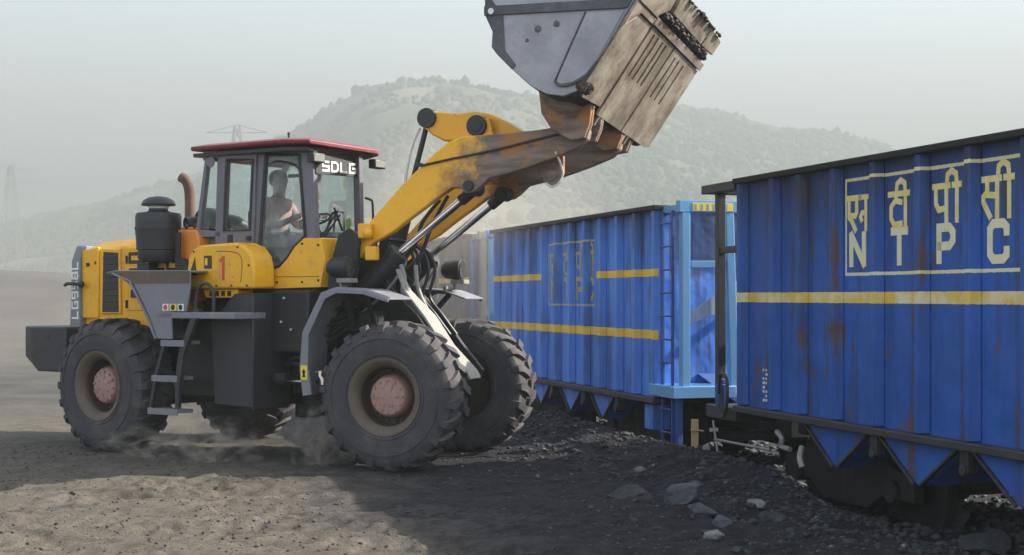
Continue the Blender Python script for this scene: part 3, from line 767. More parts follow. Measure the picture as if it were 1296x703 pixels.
# ---- wheels
RT = .82
def make_tyre():
    m = MB()
    side = [(.405,.20),(.40,.255),(.43,.283),(.50,.298),(.60,.302),(.68,.292),(.735,.272),(.762,.245)]
    prof = [(r, h) for r, h in side]+[(.772,.1),(.775,0),(.772,-.1)]+[(r, -h) for r, h in side[::-1]]
    m.lathe(prof+[(.405,-.1),(.405,.1)], (0,0,0), 'y', 72, closed=True)
    for sd in (-1, 1):
        N = 22
        for k in range(N):
            a0 = 2*math.pi*(k+(.25 if sd > 0 else .75))/N
            path = [(.818,.012,.0),(.82,.09,.055),(.818,.17,.095),(.808,.232,.115),(.785,.270,.12),(.745,.290,.12),(.70,.301,.12)]
            bas = [(.75,.012),(.75,.09),(.75,.16),(.745,.20),(.72,.23),(.70,.25),(.68,.27)]
            rings = []
            for i, ((r, h, s), (rb_, hb)) in enumerate(zip(path, bas)):
                wd = .066 if i < 4 else .066-.006*(i-3)
                ring = []
                for (rr_, hh, e) in ((rb_, hb, -1), (r, h, -.86), (r, h, .86), (rb_, hb, 1)):
                    q = a0+s+e*wd
                    ring.append((rr_*math.cos(q), sd*hh, rr_*math.sin(q)))
                rings.append(ring)
            m.loops(rings)
    # raised rings on the sidewall
    for h0 in (1, -1):
        m.lathe([(.44,h0*.27),(.445,h0*.28),(.452,h0*.298),(.466,h0*.300),(.472,h0*.288)], (0,0,0), 'y', 64, closed=True)
        m.lathe([(.625,h0*.295),(.63,h0*.310),(.642,h0*.309),(.647,h0*.292),(.636,h0*.285)], (0,0,0), 'y', 64, closed=True)
    return m
def make_wheel(M4):
    wh = empty('wheel', M4, loader)
    ty = make_tyre().build('tyre', M['rubber'], wh, 0, angle=30)
    m = MB()
    m.lathe([(.33,.215),(.355,.262),(.40,.292),(.425,.292),(.428,.276),(.408,.25),(.405,.12),(.33,.10)], (0,0,0), 'y', 56, closed=True)
    m.lathe([(.325,.20),(.335,.215),(.352,.21),(.35,.19)], (0,0,0), 'y', 56, closed=True)
    rim = m.build('rim', M['rim'], wh, 0)
    m = MB(); m.lathe([(.36,.22),(.335,.21),(.325,.10),(.305,.03),(.26,.01),(.20,.015),(.19,.0),(.36,-.05)], (0,0,0), 'y', 56, closed=True)
    m.lathe([(.405,-.2),(.40,-.28),(.36,-.2),(.3,-.1),(.1,-.08),(.1,-.04),(.38,-.04),(.40,-.1)], (0,0,0), 'y', 48, closed=True)
    for k in range(20):
        q = 2*math.pi*k/20; m.cyl((.28*math.cos(q),.015,.28*math.sin(q)), (.28*math.cos(q),.05,.28*math.sin(q)), .014, 6)
    m.build('rim_dish', M['rim_dark'], wh, 0)
    m = MB(); m.lathe([(.235,-.01),(.235,.10),(.222,.125),(.215,.165),(.195,.185),(.10,.192),(.05,.20),(.02,.2)], (0,0,0), 'y', 40)
    for rr_, n in ((.175, 12), (.10, 6)):
        for k in range(n):
            q = 2*math.pi*k/n+.1; m.cyl((rr_*math.cos(q),.17,rr_*math.sin(q)), (rr_*math.cos(q),.205,rr_*math.sin(q)), .015, 6)
    for k in range(6):
        q = 2*math.pi*k/6; m.bar((.05*math.cos(q),.193,.05*math.sin(q)), (.2*math.cos(q),.186,.2*math.sin(q)), .02, .014, (0,1,0))
    m.build('hub_cap', M['hub'], wh, .004)
    return wh
# wheel outer face is its local +y; near side is local -y of the loader
def wheel_M(base, side, spin):
    return base @ Matrix.Translation((0, -side*1.1, RT-.01)) @ Matrix.Rotation(math.pi if side > 0 else 0, 4, 'Z') @ Matrix.Rotation(spin, 4, 'Y')
wh = make_wheel(wheel_M(F_, 1, .1))
for base, side, spin in ((F_, -1, .9), (Matrix(), 1, .5), (Matrix(), -1, 1.3)):
    c = copy_tree(wh, loader); c.matrix_basis = wheel_M(base, side, spin)

# ---- rear frame, axle, counterweight
m = rb(); m.box(-1.3, 1.0, -.5, .5, .75, 1.55); m.box(.9, 2.2, -.45, .55, .62, 1.3)
m.cyl((2.19,0,.45), (2.19,0,1.55), .16, 20)
partR(m, 'rear_frame', 'grime', .02)
m = rb(); m.tube([(0,-1.0,RT),(0,-.45,RT),(0,-.3,RT),(0,.3,RT),(0,.45,RT),(0,1.0,RT)], [.16,.18,.3,.3,.18,.16], 20); partR(m, 'rear_axle', 'grime', 0)
m = rb()
cwp = [(-.85,-1.2),(-.85,1.2),(-1.52,1.2),(-1.97,.98),(-1.97,-.98),(-1.52,-1.2)]
top = [(x, y, 1.51) for x, y in cwp]; mid = [(x, y, 1.12) for x, y in cwp]
low = [(-.85,-1.2,.94),(-.85,1.2,.94),(-1.42,1.2,.94),(-1.6,.98,.94),(-1.6,-.98,.94),(-1.42,-1.2,.94)]
m.loops([low, mid, top]); cw = partR(m, 'counterweight', 'dark', .02)
m = rb(); m.cyl((-1.2,1.195,1.38), (-1.2,1.204,1.38), .035, 16); m.cyl((-1.75,-.3,1.5), (-1.75,-.3,1.56), .05); partR(m, 'bolt', 'black', 0, cw)

# ---- engine hood
m = rb()
sec = lambda s, zt, hw: [(s, hw, 1.45), (s, hw, zt-.1), (s, hw-.12, zt), (s, -hw+.12, zt), (s, -hw, zt-.1), (s, -hw, 1.45)]
m.loops([sec(-1.02, 2.5, .86), sec(-.6, 2.585, .9), sec(-.1, 2.61, .92), sec(1.0, 2.60, .92)])
hood = partR(m, 'engine_hood', 'yellow', .02)
m = rb(); m.pxz([(-.50,1.68),(-.47,2.50),(-.12,2.48),(-.10,1.68)], .90, .945); vf = partR(m, 'vent_frame', 'yellow', .01, hood)
m = rb(); m.pxz([(-.455,1.70),(-.43,2.455),(-.15,2.44),(-.14,1.70)], .925, .949)
for k in range(9): m.box(-.43, -.16, .94, .958, 1.75+k*.078, 1.765+k*.078)
partR(m, 'vent_grille', 'black', .002, vf)
m = rb(); m.pxz([(-.94,1.62),(-.92,2.47),(-.56,2.52),(-.56,1.62)], .885, .925); partR(m, 'side_panel', 'yellow', .012, hood); m = rb(); m.box(.02,.95,.905,.935,1.72,2.50); partR(m, 'side_panel', 'yellow', .012, hood)
m = rb(); m.box(.03,.92,.93,.938,2.075,2.085); m.box(-.62,-.60,.93,.938,2.3,2.34); m.box(.08,.2,.93,.945,1.88,1.98); m.cyl((-.75,.92,2.3),(-.75,.95,2.3),.025,10); partR(m, 'latch', 'black', .003, hood)
m = rb()
m.loops([[(-1.17,.55,1.46),(-1.17,.78,1.46),(-1.08,.96,1.46),(-.86,.97,1.46),(-.86,.55,1.46)],
         [(-1.13,.55,2.35),(-1.13,.78,2.35),(-1.04,.96,2.35),(-.87,.97,2.35),(-.87,.55,2.35)],
         [(-1.07,.55,2.54),(-1.07,.74,2.54),(-.99,.92,2.54),(-.87,.94,2.54),(-.87,.55,2.54)]])
gc = partR(m, 'rear_corner_panel', 'grey', .015)
m = rb(); m.loops([[(-1.15,-.8,1.46),(-1.15,.54,1.46),(-.9,.54,1.46),(-.9,-.8,1.46)],[(-1.06,-.8,2.5),(-1.06,.54,2.5),(-.9,.54,2.5),(-.9,-.8,2.5)]])
for k in range(14): m.box(-1.17+.007*k, -1.14+.007*k, -.72, .46, 1.55+.065*k, 1.575+.065*k)
partR(m, 'rear_grille', 'black', .004)
m = rb()
zc = 1.62
for g in 'LG958L':
    # reads upwards: letter x -> z, letter height -> -s
    glyph(m, g, 0, 0, .08, .11, .024, lambda x, z, e, zc=zc: (-.905-z, .965+.004+e+.0, zc+x))
    zc += .125
partR(m, 'lettering', 'white', 0, gc, smooth=False)
m = rb(); m.tube([(-1.12,1.0,2.04),(-1.0,1.04,2.06),(-.80,1.0,2.05)], .022, 8, 3); m.ball((-.80,1.0,2.05),.045,2); partR(m, 'panel_handle', 'black', 0, gc)
m = rb()
for i, g in enumerate('SDLG'): glyph(m, g, .06+i*.23, 2.22, .16, .2, .045, lambda x, z, e: (x, .936+e, z))
partR(m, 'lettering', 'marking_black', 0, hood, smooth=False)
# tall yellow pod between hood and cab, tank box, lower yellow tray
m = rb(); m.pxz([(.80,1.85),(.80,2.62),(.88,2.70),(1.22,2.69),(1.28,2.6),(1.28,1.85)], .3, .92); m.box(.84,1.24,.35,.88,2.69,2.73); partR(m, 'rear_pod', 'orange', .025)
m = rb(); m.ball((1.02,.86,2.735),.04,2); m.ball((1.16,.86,2.735),.035,2); partR(m, 'filler_cap', 'black', 0)
m = rb(); m.pxz([(1.26,1.985),(1.32,2.36),(1.40,2.45),(1.52,2.495),(2.10,2.515),(2.26,2.47),(2.37,2.36),(2.41,2.2),(2.41,1.985)], .78, 1.12)
tank = partR(m, 'side_tank', 'yellow', .03, seg=3)
m = rb(); m.pxz([(1.34,2.15),(1.44,2.36),(1.47,2.14)], 1.119, 1.124); m.box(1.60,1.72,1.118,1.13,2.22,2.37); partR(m, 'filler_hatch', 'black', .003, tank)
m = rb(); m.box(1.62,1.66,1.128,1.134,2.26,2.34); partR(m, 'hatch_label', 'marking_yellow', 0, tank)
m = rb(); m.box(1.895,1.935,1.119,1.124,2.08,2.36); m.bar((1.86,1.1215,2.30),(1.915,1.1215,2.35),.03,.004,(0,1,0)); partR(m, 'lettering', 'marking_red', 0, tank)
m = rb(); m.pxz([(1.55,1.88),(1.5,1.98),(2.08,1.98),(2.08,1.88)], .8, 1.06); partR(m, 'lower_tray', 'yellow', .012)
m = rb()
for i in range(4):
    m = rb(); m.box(1.62+i*.1,1.68+i*.1,1.061,1.066,1.90,1.96); partR(m, 'tray_mark', 'marking_black', 0)

for s_, t_, z_ in ((1.32,1.12,2.02),(1.55,1.12,2.02),(1.80,1.12,2.02),(2.05,1.12,2.02),(2.30,1.12,2.02),(2.33,1.12,2.25),(1.42,1.12,2.42),(2.15,1.12,2.46)):
    m = rb(); m.cyl((s_,t_,z_),(s_,t_+.008,z_),.013,8); partR(m, 'bolt', 'dark', 0, tank)
m = rb(); m.box(1.30,2.40,1.119,1.1225,2.055,2.055); m.tube([(2.20,1.122,2.06),(2.22,1.122,2.3),(2.12,1.122,2.40),(1.80,1.122,2.42)],.004,5,3); partR(m, 'panel_seam', 'dark', 0, tank)
for z_ in (1.80,2.35):
    m = rb(); m.cyl((.0,.94,z_-.05),(.0,.94,z_+.05),.014,8); partR(m, 'hinge', 'dark', 0, hood)
m = rb(); m.tube([(.55,.94,2.18),(.55,.965,2.18),(.72,.965,2.18),(.72,.94,2.18)],.010,6); partR(m, 'handle', 'black', 0, hood)
# ---- pre-cleaner, intake, exhaust
m = rb(); c = (.66, 1.0, 0)
m.lathe([(.10,2.30),(.22,2.32),(.245,2.36),(.245,2.45),(.262,2.46),(.268,2.62),(.275,2.66),(.275,2.86),(.26,2.90),(.15,2.915),(.115,2.93),(.115,3.0),(.05,3.0)], c, 'z', 40)
pc = partR(m, 'air_precleaner', 'black', 0)
m = rb(); m.lathe([(.10,2.985),(.20,2.99),(.205,3.01),(.18,3.055),(.12,3.09),(.04,3.105)], c, 'z', 36); partR(m, 'rain_cap', 'black', 0, pc)
m = rb(); m.lathe([(.116,2.955),(.12,2.96),(.12,2.985),(.116,2.99)], c, 'z', 30); partR(m, 'cap_band', 'white', 0, pc)
m = rb(); m.bar((.47,1.08,2.17),(.45,1.08,2.66),.07,.03,(0,1,0)); m.bar((1.0,1.0,2.17),(1.02,1.0,2.66),.07,.03,(0,1,0)); m.box(.42,.62,.98,1.12,2.17,2.30); m.pxz([(1.0,2.17),(1.25,2.17),(1.10,2.34),(1.02,2.36)],.9,1.02); m.lathe([(.278,2.70),(.284,2.70),(.284,2.73),(.278,2.73)], c, 'z', 36, closed=True)
partR(m, 'precleaner_bracket', 'black', .004, pc)
m = rb(); m.tube([(.98,.85,2.76),(1.08,.55,2.79),(1.16,.2,2.80),(1.18,-.1,2.6)], .09, 16, 4); m.lathe([(.15,-.1),(.17,-.06),(.17,.06),(.15,.1)], (1.12,.62,2.80), 'y', 24); partR(m, 'intake_duct', 'black', 0)
m = rb(); m.tube([(.10,0,2.5),(.10,0,2.9),(.10,0,3.15),(.09,.01,3.30),(.05,.03,3.39),(-.01,.05,3.43)], .066, 18, 4); partR(m, 'exhaust_pipe', 'rust_pipe', 0)
m = rb(); m.tube([(.02,.6,2.6),(.05,.6,2.72),(.25,.6,2.72),(.28,.6,2.6)], .012, 8, 3); partR(m, 'lifting_eye', 'steel', 0)

# ---- rear fender with platform, ladder, handrail
m = rb()
m.pxz([(.17,2.185),(.34,2.205),(1.66,2.19),(1.66,1.98),(1.60,1.72),(1.34,1.72),(1.36,1.40),(1.10,1.40),(.96,1.66),(.66,2.08),(.40,2.15)], 1.375, 1.40)
m.pxz([(.17,2.19),(.34,2.21),(1.66,2.195),(1.66,2.17),(.34,2.18),(.17,2.16)], .8, 1.374)
m.strip([((s,.78,z),(s,1.42,z)) for s, z in ((.30,2.17),(.62,2.08),(.93,1.66),(1.08,1.40))], .025)
fd = partR(m, 'rear_fender', 'grey', .008)
m = rb(); m.strip([((s,.78,z),(s,1.36,z)) for s, z in ((.36,2.15),(.26,2.14),(.18,2.135))], .02); partR(m, 'fender_liner', 'dark', .004, fd)
m = rb(); m.pxz([(.17,2.18),(.36,2.20),(1.66,2.19),(1.66,2.05),(.60,2.05),(.42,2.14)], 1.40, 1.407); partR(m, 'fender_stain', 'rim', .003, fd)
for x0, x1, mt in ((1.20,1.30,'white'),(1.32,1.44,'marking_yellow'),(1.46,1.56,'white')):
    m = rb(); m.box(x0, x1, 1.401, 1.405, 1.73, 1.81); st = partR(m, 'warning_sticker', mt, 0, fd)
    m = rb(); m.cyl(((x0+x1)/2,1.405,1.77), ((x0+x1)/2,1.409,1.77), .032, 16); partR(m, 'sticker_symbol', 'marking_red' if x0 < 1.3 else 'marking_black', 0, st)
m = rb(); m.box(1.10, 2.38, .9, 1.40, 1.64, 1.715); partR(m, 'step_platform', 'grey', .01)
ld = rb(); 
ld.bar((1.30,1.33,1.66),(1.02,1.33,.96),.05,.07,(0,1,0)); ld.bar((1.02,1.33,.96),(.92,1.33,.56),.05,.06,(0,1,0))
ld.bar((1.76,1.36,1.75),(1.50,1.36,1.25),.09,.06,(0,1,0)); ld.bar((1.50,1.36,1.25),(1.42,1.36,.84),.09,.06,(0,1,0)); ld.bar((1.42,1.36,.85),(1.42,1.36,.60),.06,.05,(0,1,0))
ld = partR(ld, 'ladder', 'dark', .006)
for s0, s1, z in ((1.16,1.56,1.36),(1.00,1.44,.945),(.93,1.44,.56)):
    m = rb(); m.box(s0, s1, 1.15, 1.40, z-.02, z+.02); m.box(s0, s1, 1.385, 1.402, z-.045, z+.03); partR(m, 'step', 'grey', .004, ld)
m = rb(); m.tube([(1.62,1.35,1.45),(1.70,1.35,1.72),(1.72,1.35,1.92),(1.80,1.35,2.03),(1.92,1.35,2.03),(2.0,1.35,1.92),(2.0,1.35,1.72)], .02, 10, 4); partR(m, 'handrail', 'dark', 0)
# under-cab boxes
m = rb(); m.pxz([(1.72,.64),(1.66,1.60),(2.05,1.93),(2.36,1.92),(2.36,.62)], .55, 1.08); m.box(2.345,2.375,.5,1.10,.60,1.93); partR(m, 'fuel_tank', 'dark', .02)
m = rb(); m.box(1.0,1.75,.5,.95,.7,1.62); m.box(1.2,2.95,-.6,.8,1.25,1.97); m.box(2.4,2.9,-.4,.5,.75,1.3); partR(m, 'valve_housing', 'grime', .03)
m = rb()
for k in range(9):
    rr = random.Random(k); s = 2.35+rr.random()*.3; z = 1.0+rr.random()*.8
    m.tube([(s,.62,z),(s+.25,.72,z+.12*rr.random()),(s+.55,.66,z-.15*rr.random()),(s+.85,.5,z+.1)], .02, 8, 4)
partR(m, 'hydraulic_hose', 'black', 0)
m = rb()
for k in range(4):
    rr = random.Random(40+k); fx = 2.3+rr.random()*.6; fz = 1.5+rr.random()*.42; m.cyl((fx,.79,fz),(fx+.03,.84,fz+.01),.015,8)
partR(m, 'hose_fitting', 'steel', 0)
m = rb(); m.cyl((2.0,.72,.93),(2.62,.80,.93),.055,14); m.box(2.5,2.66,.72,.88,.94,1.02); sc1 = partR(m, 'steering_cylinder', 'grime', .004)
m = rb(); m.cyl((2.6,.80,.93),(3.15,.86,.94),.025,12); partR(m, 'steering_rod', 'chrome', 0, sc1)

# ---- cab
ns = lambda off=0: (lambda s: .88-.1455*(s-1.2)+off)
fs = lambda off=0: (lambda s: -.58+.26*(s-1.2)+off)
cab = empty('cab', None, loader)
m = rb(); m.pxy([(1.22,.82),(2.9,.6),(2.95,-.12),(1.22,-.55)], 1.93, 2.08); partR(m, 'cab_floor', 'dark', .01, cab)
m = rb()
for poly in ([(1.33,3.60),(1.37,3.60),(1.24,2.66),(1.18,2.66)], [(1.51,3.62),(1.62,3.62),(1.58,2.30),(1.46,2.30)], [(2.09,3.60),(2.20,3.60),(2.10,2.02),(2.0,2.02)],
             [(2.68,3.60),(2.86,3.55),(2.91,2.54),(2.77,2.54)], [(1.30,3.625),(2.88,3.60),(2.88,3.535),(1.30,3.565)], [(1.18,2.70),(1.6,2.66),(1.6,2.60),(1.18,2.60)]):
    m.pxz(poly, ns(0), ns(-.07))
partR(m, 'near_pillars', 'pillar', .008, cab)
m = rb()
for poly in ([(1.24,3.60),(1.34,3.60),(1.30,2.1),(1.2,2.1)], [(1.98,3.60),(2.06,3.60),(2.06,2.1),(1.98,2.1)], [(2.82,3.58),(2.95,3.54),(2.98,2.5),(2.86,2.5)],
             [(1.24,3.62),(2.93,3.58),(2.93,3.50),(1.24,3.54)], [(1.2,2.62),(2.98,2.56),(2.98,2.03),(1.2,2.03)]):
    m.pxz(poly, fs(0), fs(.07))
m.box(1.22,1.29,-.5,.8,3.52,3.60); m.box(1.18,1.25,-.52,.84,2.05,2.66)
partR(m, 'far_pillars', 'pillar', .008, cab)
m = rb()        # door with its window
dz = [(1.60,3.585),(2.10,3.57),(2.05,2.34),(1.57,2.36)]
di = [(1.675,3.505),(2.055,3.495),(2.01,2.67),(1.635,2.67)]
for i in range(4):
    j = (i+1) % 4; m.pxz([dz[i], dz[j], di[j], di[i]], ns(.03), ns(-.035))
door = partR(m, 'door', 'pillar', .004, cab)
m = rb(); m.pxz(di, ns(.0), ns(-.008)); partR(m, 'window_glass', 'glass', 0, door)
m = rb(); m.tube([(s, ns(.035)(s), z) for s, z in di+[di[0]]], .016, 6); partR(m, 'window_seal', 'black', 0, door)
m = rb(); m.box(1.98,2.03,.79,.83,2.55,2.60); m.tube([(1.74,.84,2.47),(1.74,.87,2.47),(1.90,.85,2.47),(1.90,.82,2.47)],.012,6); m.box(1.66,1.76,.815,.84,2.52,2.62); partR(m, 'handle', 'black', .004, door)
def pane(name, polyf, mat='glass', parent=cab): return partR(polyf, name, mat, 0, parent)
m = rb(); m.pxz([(1.36,3.57),(1.515,3.57),(1.47,2.70),(1.22,2.70)], ns(-.02), ns(-.028)); pane('quarter_window', m)
m = rb(); m.cyl((1.43,.865,3.49),(1.43,.872,3.49),.07,20); partR(m, 'window_sticker', 'pillar', 0, cab)
fg = [(2.215,3.54),(2.68,3.52),(2.765,2.58),(2.62,2.47),(2.52,2.34),(2.42,2.25),(2.30,2.215),(2.105,2.21)]
m = rb(); m.pxz(fg, ns(-.02), ns(-.028)); pane('side_window', m, 'glass_dusty')
m = rb(); m.tube([(s, ns(.004)(s), z) for s, z in fg+[fg[0]]], .02, 6); partR(m, 'window_seal', 'black', 0, cab)
m = rb(); m.plate([(2.855,.615,2.58),(2.895,-.13,2.58),(2.86,-.13,3.5),(2.82,.615,3.5)], .008); pane('windscreen', m)
m = rb(); m.plate([(2.875,.60,3.30),(2.905,-.16,3.30),(2.89,-.16,3.54),(2.86,.60,3.54)], .02); vz = partR(m, 'windscreen_band', 'black', .002, cab)
m = rb()
for i, g in enumerate('SDLG'):
    glyph(m, g, .055+i*.145, 0, .095, .10, .025, lambda x, z, e: (2.888-(.56-x)*-.04*0+.018+.004+e+(x*.045-.028), .55-x, 3.345+z))
partR(m, 'lettering', 'white', 0, vz, smooth=False)
m = rb(); m.pxz([(1.32,3.54),(2.84,3.51),(2.88,2.58),(1.28,2.62)], fs(.03), fs(.038)); pane('far_window', m)
m = rb(); m.plate([(1.235,-.5,2.68),(1.235,.82,2.68),(1.30,.80,3.52),(1.30,-.5,3.52)], .008); pane('rear_window', m)
m = rb()
m.pxz([(2.0,1.975),(2.06,2.50),(2.085,2.20),(2.30,2.195),(2.43,2.23),(2.54,2.33),(2.64,2.46),(2.775,2.565),(3.0,2.555),(3.06,2.32),(3.0,2.0)], ns(.035), ns(-.03))
m.plate([(2.99,.62,2.0),(3.0,-.2,2.0),(2.96,-.2,2.56),(2.985,.62,2.56)], .04); m.box(2.72,2.99,-.18,.6,2.52,2.565)
lp = partR(m, 'lower_panel', 'yellow', .008, cab)
for s_, z_ in ((2.08,2.05),(2.4,2.06),(2.75,2.06),(2.97,2.08),(2.97,2.48),(2.75,2.5)):
    m = rb(); m.cyl((s_,ns(.03)(s_),z_),(s_,ns(.045)(s_),z_),.013,8); partR(m, 'bolt', 'dark', 0, lp)
m = rb(); m.pxz([(2.06,2.12),(2.98,2.12),(2.98,2.126),(2.06,2.126)], ns(.03), ns(.0385)); partR(m, 'panel_seam', 'dark', 0, lp)
m = rb(); m.box(1.28,2.1,.70,.76,2.05,2.62); partR(m, 'inner_panel', 'pillar', .006, cab)
m = rb()
rp = [(1.17,.95),(2.66,.93),(2.93,.76),(3.04,-.30),(2.92,-.44),(2.6,-.62),(1.17,-.66)]
def rz_(x, y): return .0-.05*max(0, (.7-y))/1.1 if x > 2.3 else 0
m.loops([[(x*1.0, y*.98, 3.625+rz_(x,y)) for x, y in rp], [(x, y, 3.64+rz_(x,y)) for x, y in rp], [(x, y, 3.675+rz_(x,y)) for x, y in rp], [(2.05+(x-2.05)*.86, .15+(y-.15)*.84, 3.71+rz_(x,y)*.8) for x, y in rp]])
roof = partR(m, 'roof', 'red', .012, cab)
m = rb(); m.pxy([(1.16,.90),(2.66,.87),(2.88,.70),(2.97,-.28),(2.6,-.56),(1.16,-.6)], 3.555, 3.60); partR(m, 'roof_lining', 'black', .004, cab)
m = rb(); m.cyl((2.35,.5,3.72),(2.35,.5,3.80),.012,8); m.ball((2.35,.5,3.80),.02,1); partR(m, 'antenna', 'black', 0, roof)
for s, t_ in ((2.93,-.40),(2.90,.62)):
    m = rb(); m.box(s-.05, s+.05, t_-.10, t_+.10, 3.42, 3.53); wl = partR(m, 'work_light', 'black', .01, cab)
    m = rb(); m.box(s+.05, s+.056, t_-.085, t_+.085, 3.435, 3.515); partR(m, 'lens', 'lamp', .002, wl)
m = rb(); m.bar((2.90,.52,2.58),(2.93,.30,2.88),.02,.015); m.bar((2.90,.48,2.58),(2.935,.26,2.84),.02,.015); m.bar((2.94,.36,2.92),(2.92,.20,2.66),.025,.012); partR(m, 'wiper', 'black', 0, cab)
m = rb(); m.tube([(2.95,-.20,2.52),(3.0,-.24,2.6),(3.0,-.24,2.98),(2.98,-.22,3.04),(2.94,-.17,3.06)], .014, 8, 3); partR(m, 'grab_rail', 'black', 0, cab)
m = rb(); m.tube([(2.35,-.1,2.55),(2.45,-.12,2.86),(2.5,-.13,2.90),(2.5,-.24,2.92),(2.5,-.28,2.86),(2.5,-.3,2.5)], .016, 8, 3); m.cyl((2.5,-.14,2.9),(2.45,-.14,2.55),.012,8); partR(m, 'inner_rail', 'black', 0, cab)
m = rb(); m.tube([(2.2,.68,3.44),(2.4,.70,3.46),(2.62,.66,3.40),(2.66,.62,3.30)], .012, 6, 4); m.pxz([(2.36,3.28),(2.60,3.28),(2.60,3.32),(2.36,3.32)], .5, .52); partR(m, 'mirror_bracket', 'black', 0, cab)
# seat, dash and wheel inside
m = rb(); m.box(1.56,2.05,-.08,.40,2.38,2.48); m.pxz([(1.54,2.46),(1.64,2.46),(1.60,2.94),(1.52,2.94)], -.05, .37); m.box(1.62,1.95,.0,.32,2.08,2.38); partR(m, 'seat', 'black', .03, cab)
m = rb(); m.pxz([(2.55,2.05),(2.85,2.05),(2.85,2.58),(2.68,2.66),(2.55,2.55)], -.05, .38); m.cyl((2.57,.16,2.45),(2.46,.16,2.78),.03,10); partR(m, 'dashboard', 'black', .02, cab)
m = rb(); cc = Vector((2.45,.16,2.80)); ax = Vector((-.35,0,.94)); u1 = Vector((.94,0,.35)); u2 = Vector((0,1,0))
m.tube([cc+(u1*math.cos(q)+u2*math.sin(q))*.19 for q in np.linspace(0, 2*math.pi, 29)], .015, 8); m.bar(cc-u2*.18, cc+u2*.18, .03, .012); partR(m, 'steering_wheel', 'black', 0, cab)

# ---- front frame
m = rb()
fp = [(-1.45,.55),(-1.45,1.45),(-1.0,1.65),(-.96,2.2),(-.84,2.60),(-.70,2.67),(-.58,2.58),(-.52,2.2),(-.36,1.98),(-.05,1.70),(.22,1.34),(.48,1.04),(.40,.78),(.0,.5)]
for a, b in ((.32,.40),(-.40,-.32)): m.pxz(fp, a, b)
for a, b in ((.74,.80),(-.80,-.74)): m.pxz([(-1.0,1.65),(-.96,2.2),(-.84,2.60),(-.70,2.67),(-.58,2.58),(-.60,2.2),(-.78,1.65)], a, b)
m.box(-1.6,.1,-.34,.34,.5,.62); m.box(-1.6,-1.0,-.34,.34,1.25,1.4); m.box(-1.0,-.4,-.78,.78,1.5,1.72)
ff = partF(m, 'front_frame', 'grime', .012)
m = rb()
m.strip([((s-.02,.42+k,z),(s,.79,z)) for s, z, k in ((-.12,2.2,.25),(-.02,1.95,.15),(.22,1.66,.0),(.44,1.34,0),(.72,1.06,0),(.76,.98,0))], .03)
partF(m, 'front_guard', 'frame_grey', .006)
m = rb(); m.tube([(0,-1.0,RT),(0,-.45,RT),(0,-.3,RT),(0,.3,RT),(0,.45,RT),(0,1.0,RT)], [.16,.18,.32,.32,.18,.16], 20); partF(m, 'front_axle', 'grime', 0)
for sg in (1, -1):
    m = rb()
    pf = [(-.96,.80),(-1.0,1.10),(-.965,1.50),(-.74,1.93),(-.57,1.985),(-.22,1.965),(.07,1.865)]
    m.strip([((s,sg*.80,z),(s,sg*1.41,z)) for s, z in pf], .022)
    m.pxz([(-1.0,1.10),(-.965,1.50),(-.74,1.93),(-.57,1.985),(-.22,1.965),(.07,1.865),(.06,1.83),(-.24,1.92),(-.56,1.93),(-.69,1.87),(-.89,1.48),(-.90,1.10)], sg*1.395, sg*1.42)
    m.pxz([(-.96,.80),(-1.0,1.10),(-.90,1.10),(-.86,.82)], sg*1.38, sg*1.42)
    fn = partF(m, 'front_fender', 'grey', .006)
    m = rb(); m.bar((-.7,sg*.6,1.4),(-.55,sg*1.2,1.93),.05,.05); m.bar((-.45,sg*.6,1.5),(-.3,sg*1.2,1.92),.05,.05); partF(m, 'fender_bracket', 'dark', .005, fn)
    if sg > 0:
        m = rb(); m.pxz([(-.985,.98),(-.985,1.14),(-.905,1.14),(-.905,.98)], 1.42, 1.426); ys = partF(m, 'warning_sticker', 'marking_yellow', .002, fn)
        m = rb(); m.pxz([(-.965,1.01),(-.945,1.11),(-.925,1.01)], 1.4265, 1.429); m.cyl((-.945,1.4265,1.07),(-.945,1.429,1.07),.02,12); partF(m, 'sticker_symbol', 'marking_black', 0, ys)
for sg, dx in ((1, 0), (-1, .55)):
    s0 = -.70+dx
    m = rb(); m.tube([(s0-.16,sg*1.0,2.22),(s0-.10,sg*1.0,2.22),(s0+.08,sg*1.0,2.22),(s0+.10,sg*1.0,2.22)], [.07,.11,.13,.13], 22); hl = partF(m, 'headlight', 'black', .006)
    m = rb(); m.cyl((s0+.10,sg*1.0,2.22),(s0+.112,sg*1.0,2.22),.11,22); partF(m, 'lens', 'lens_dark', 0, hl)
    m = rb(); m.bar((s0,sg*1.0,1.97),(s0,sg*1.0,2.1),.05,.03); m.bar((s0-.05,sg*1.0,1.98),(s0-.05,sg*.8,2.0),.05,.04); m.box(s0-.02,s0+.16,sg*1.0-.09,sg*1.0+.09,2.05,2.10); partF(m, 'headlight_bracket', 'frame_grey', .004, hl)

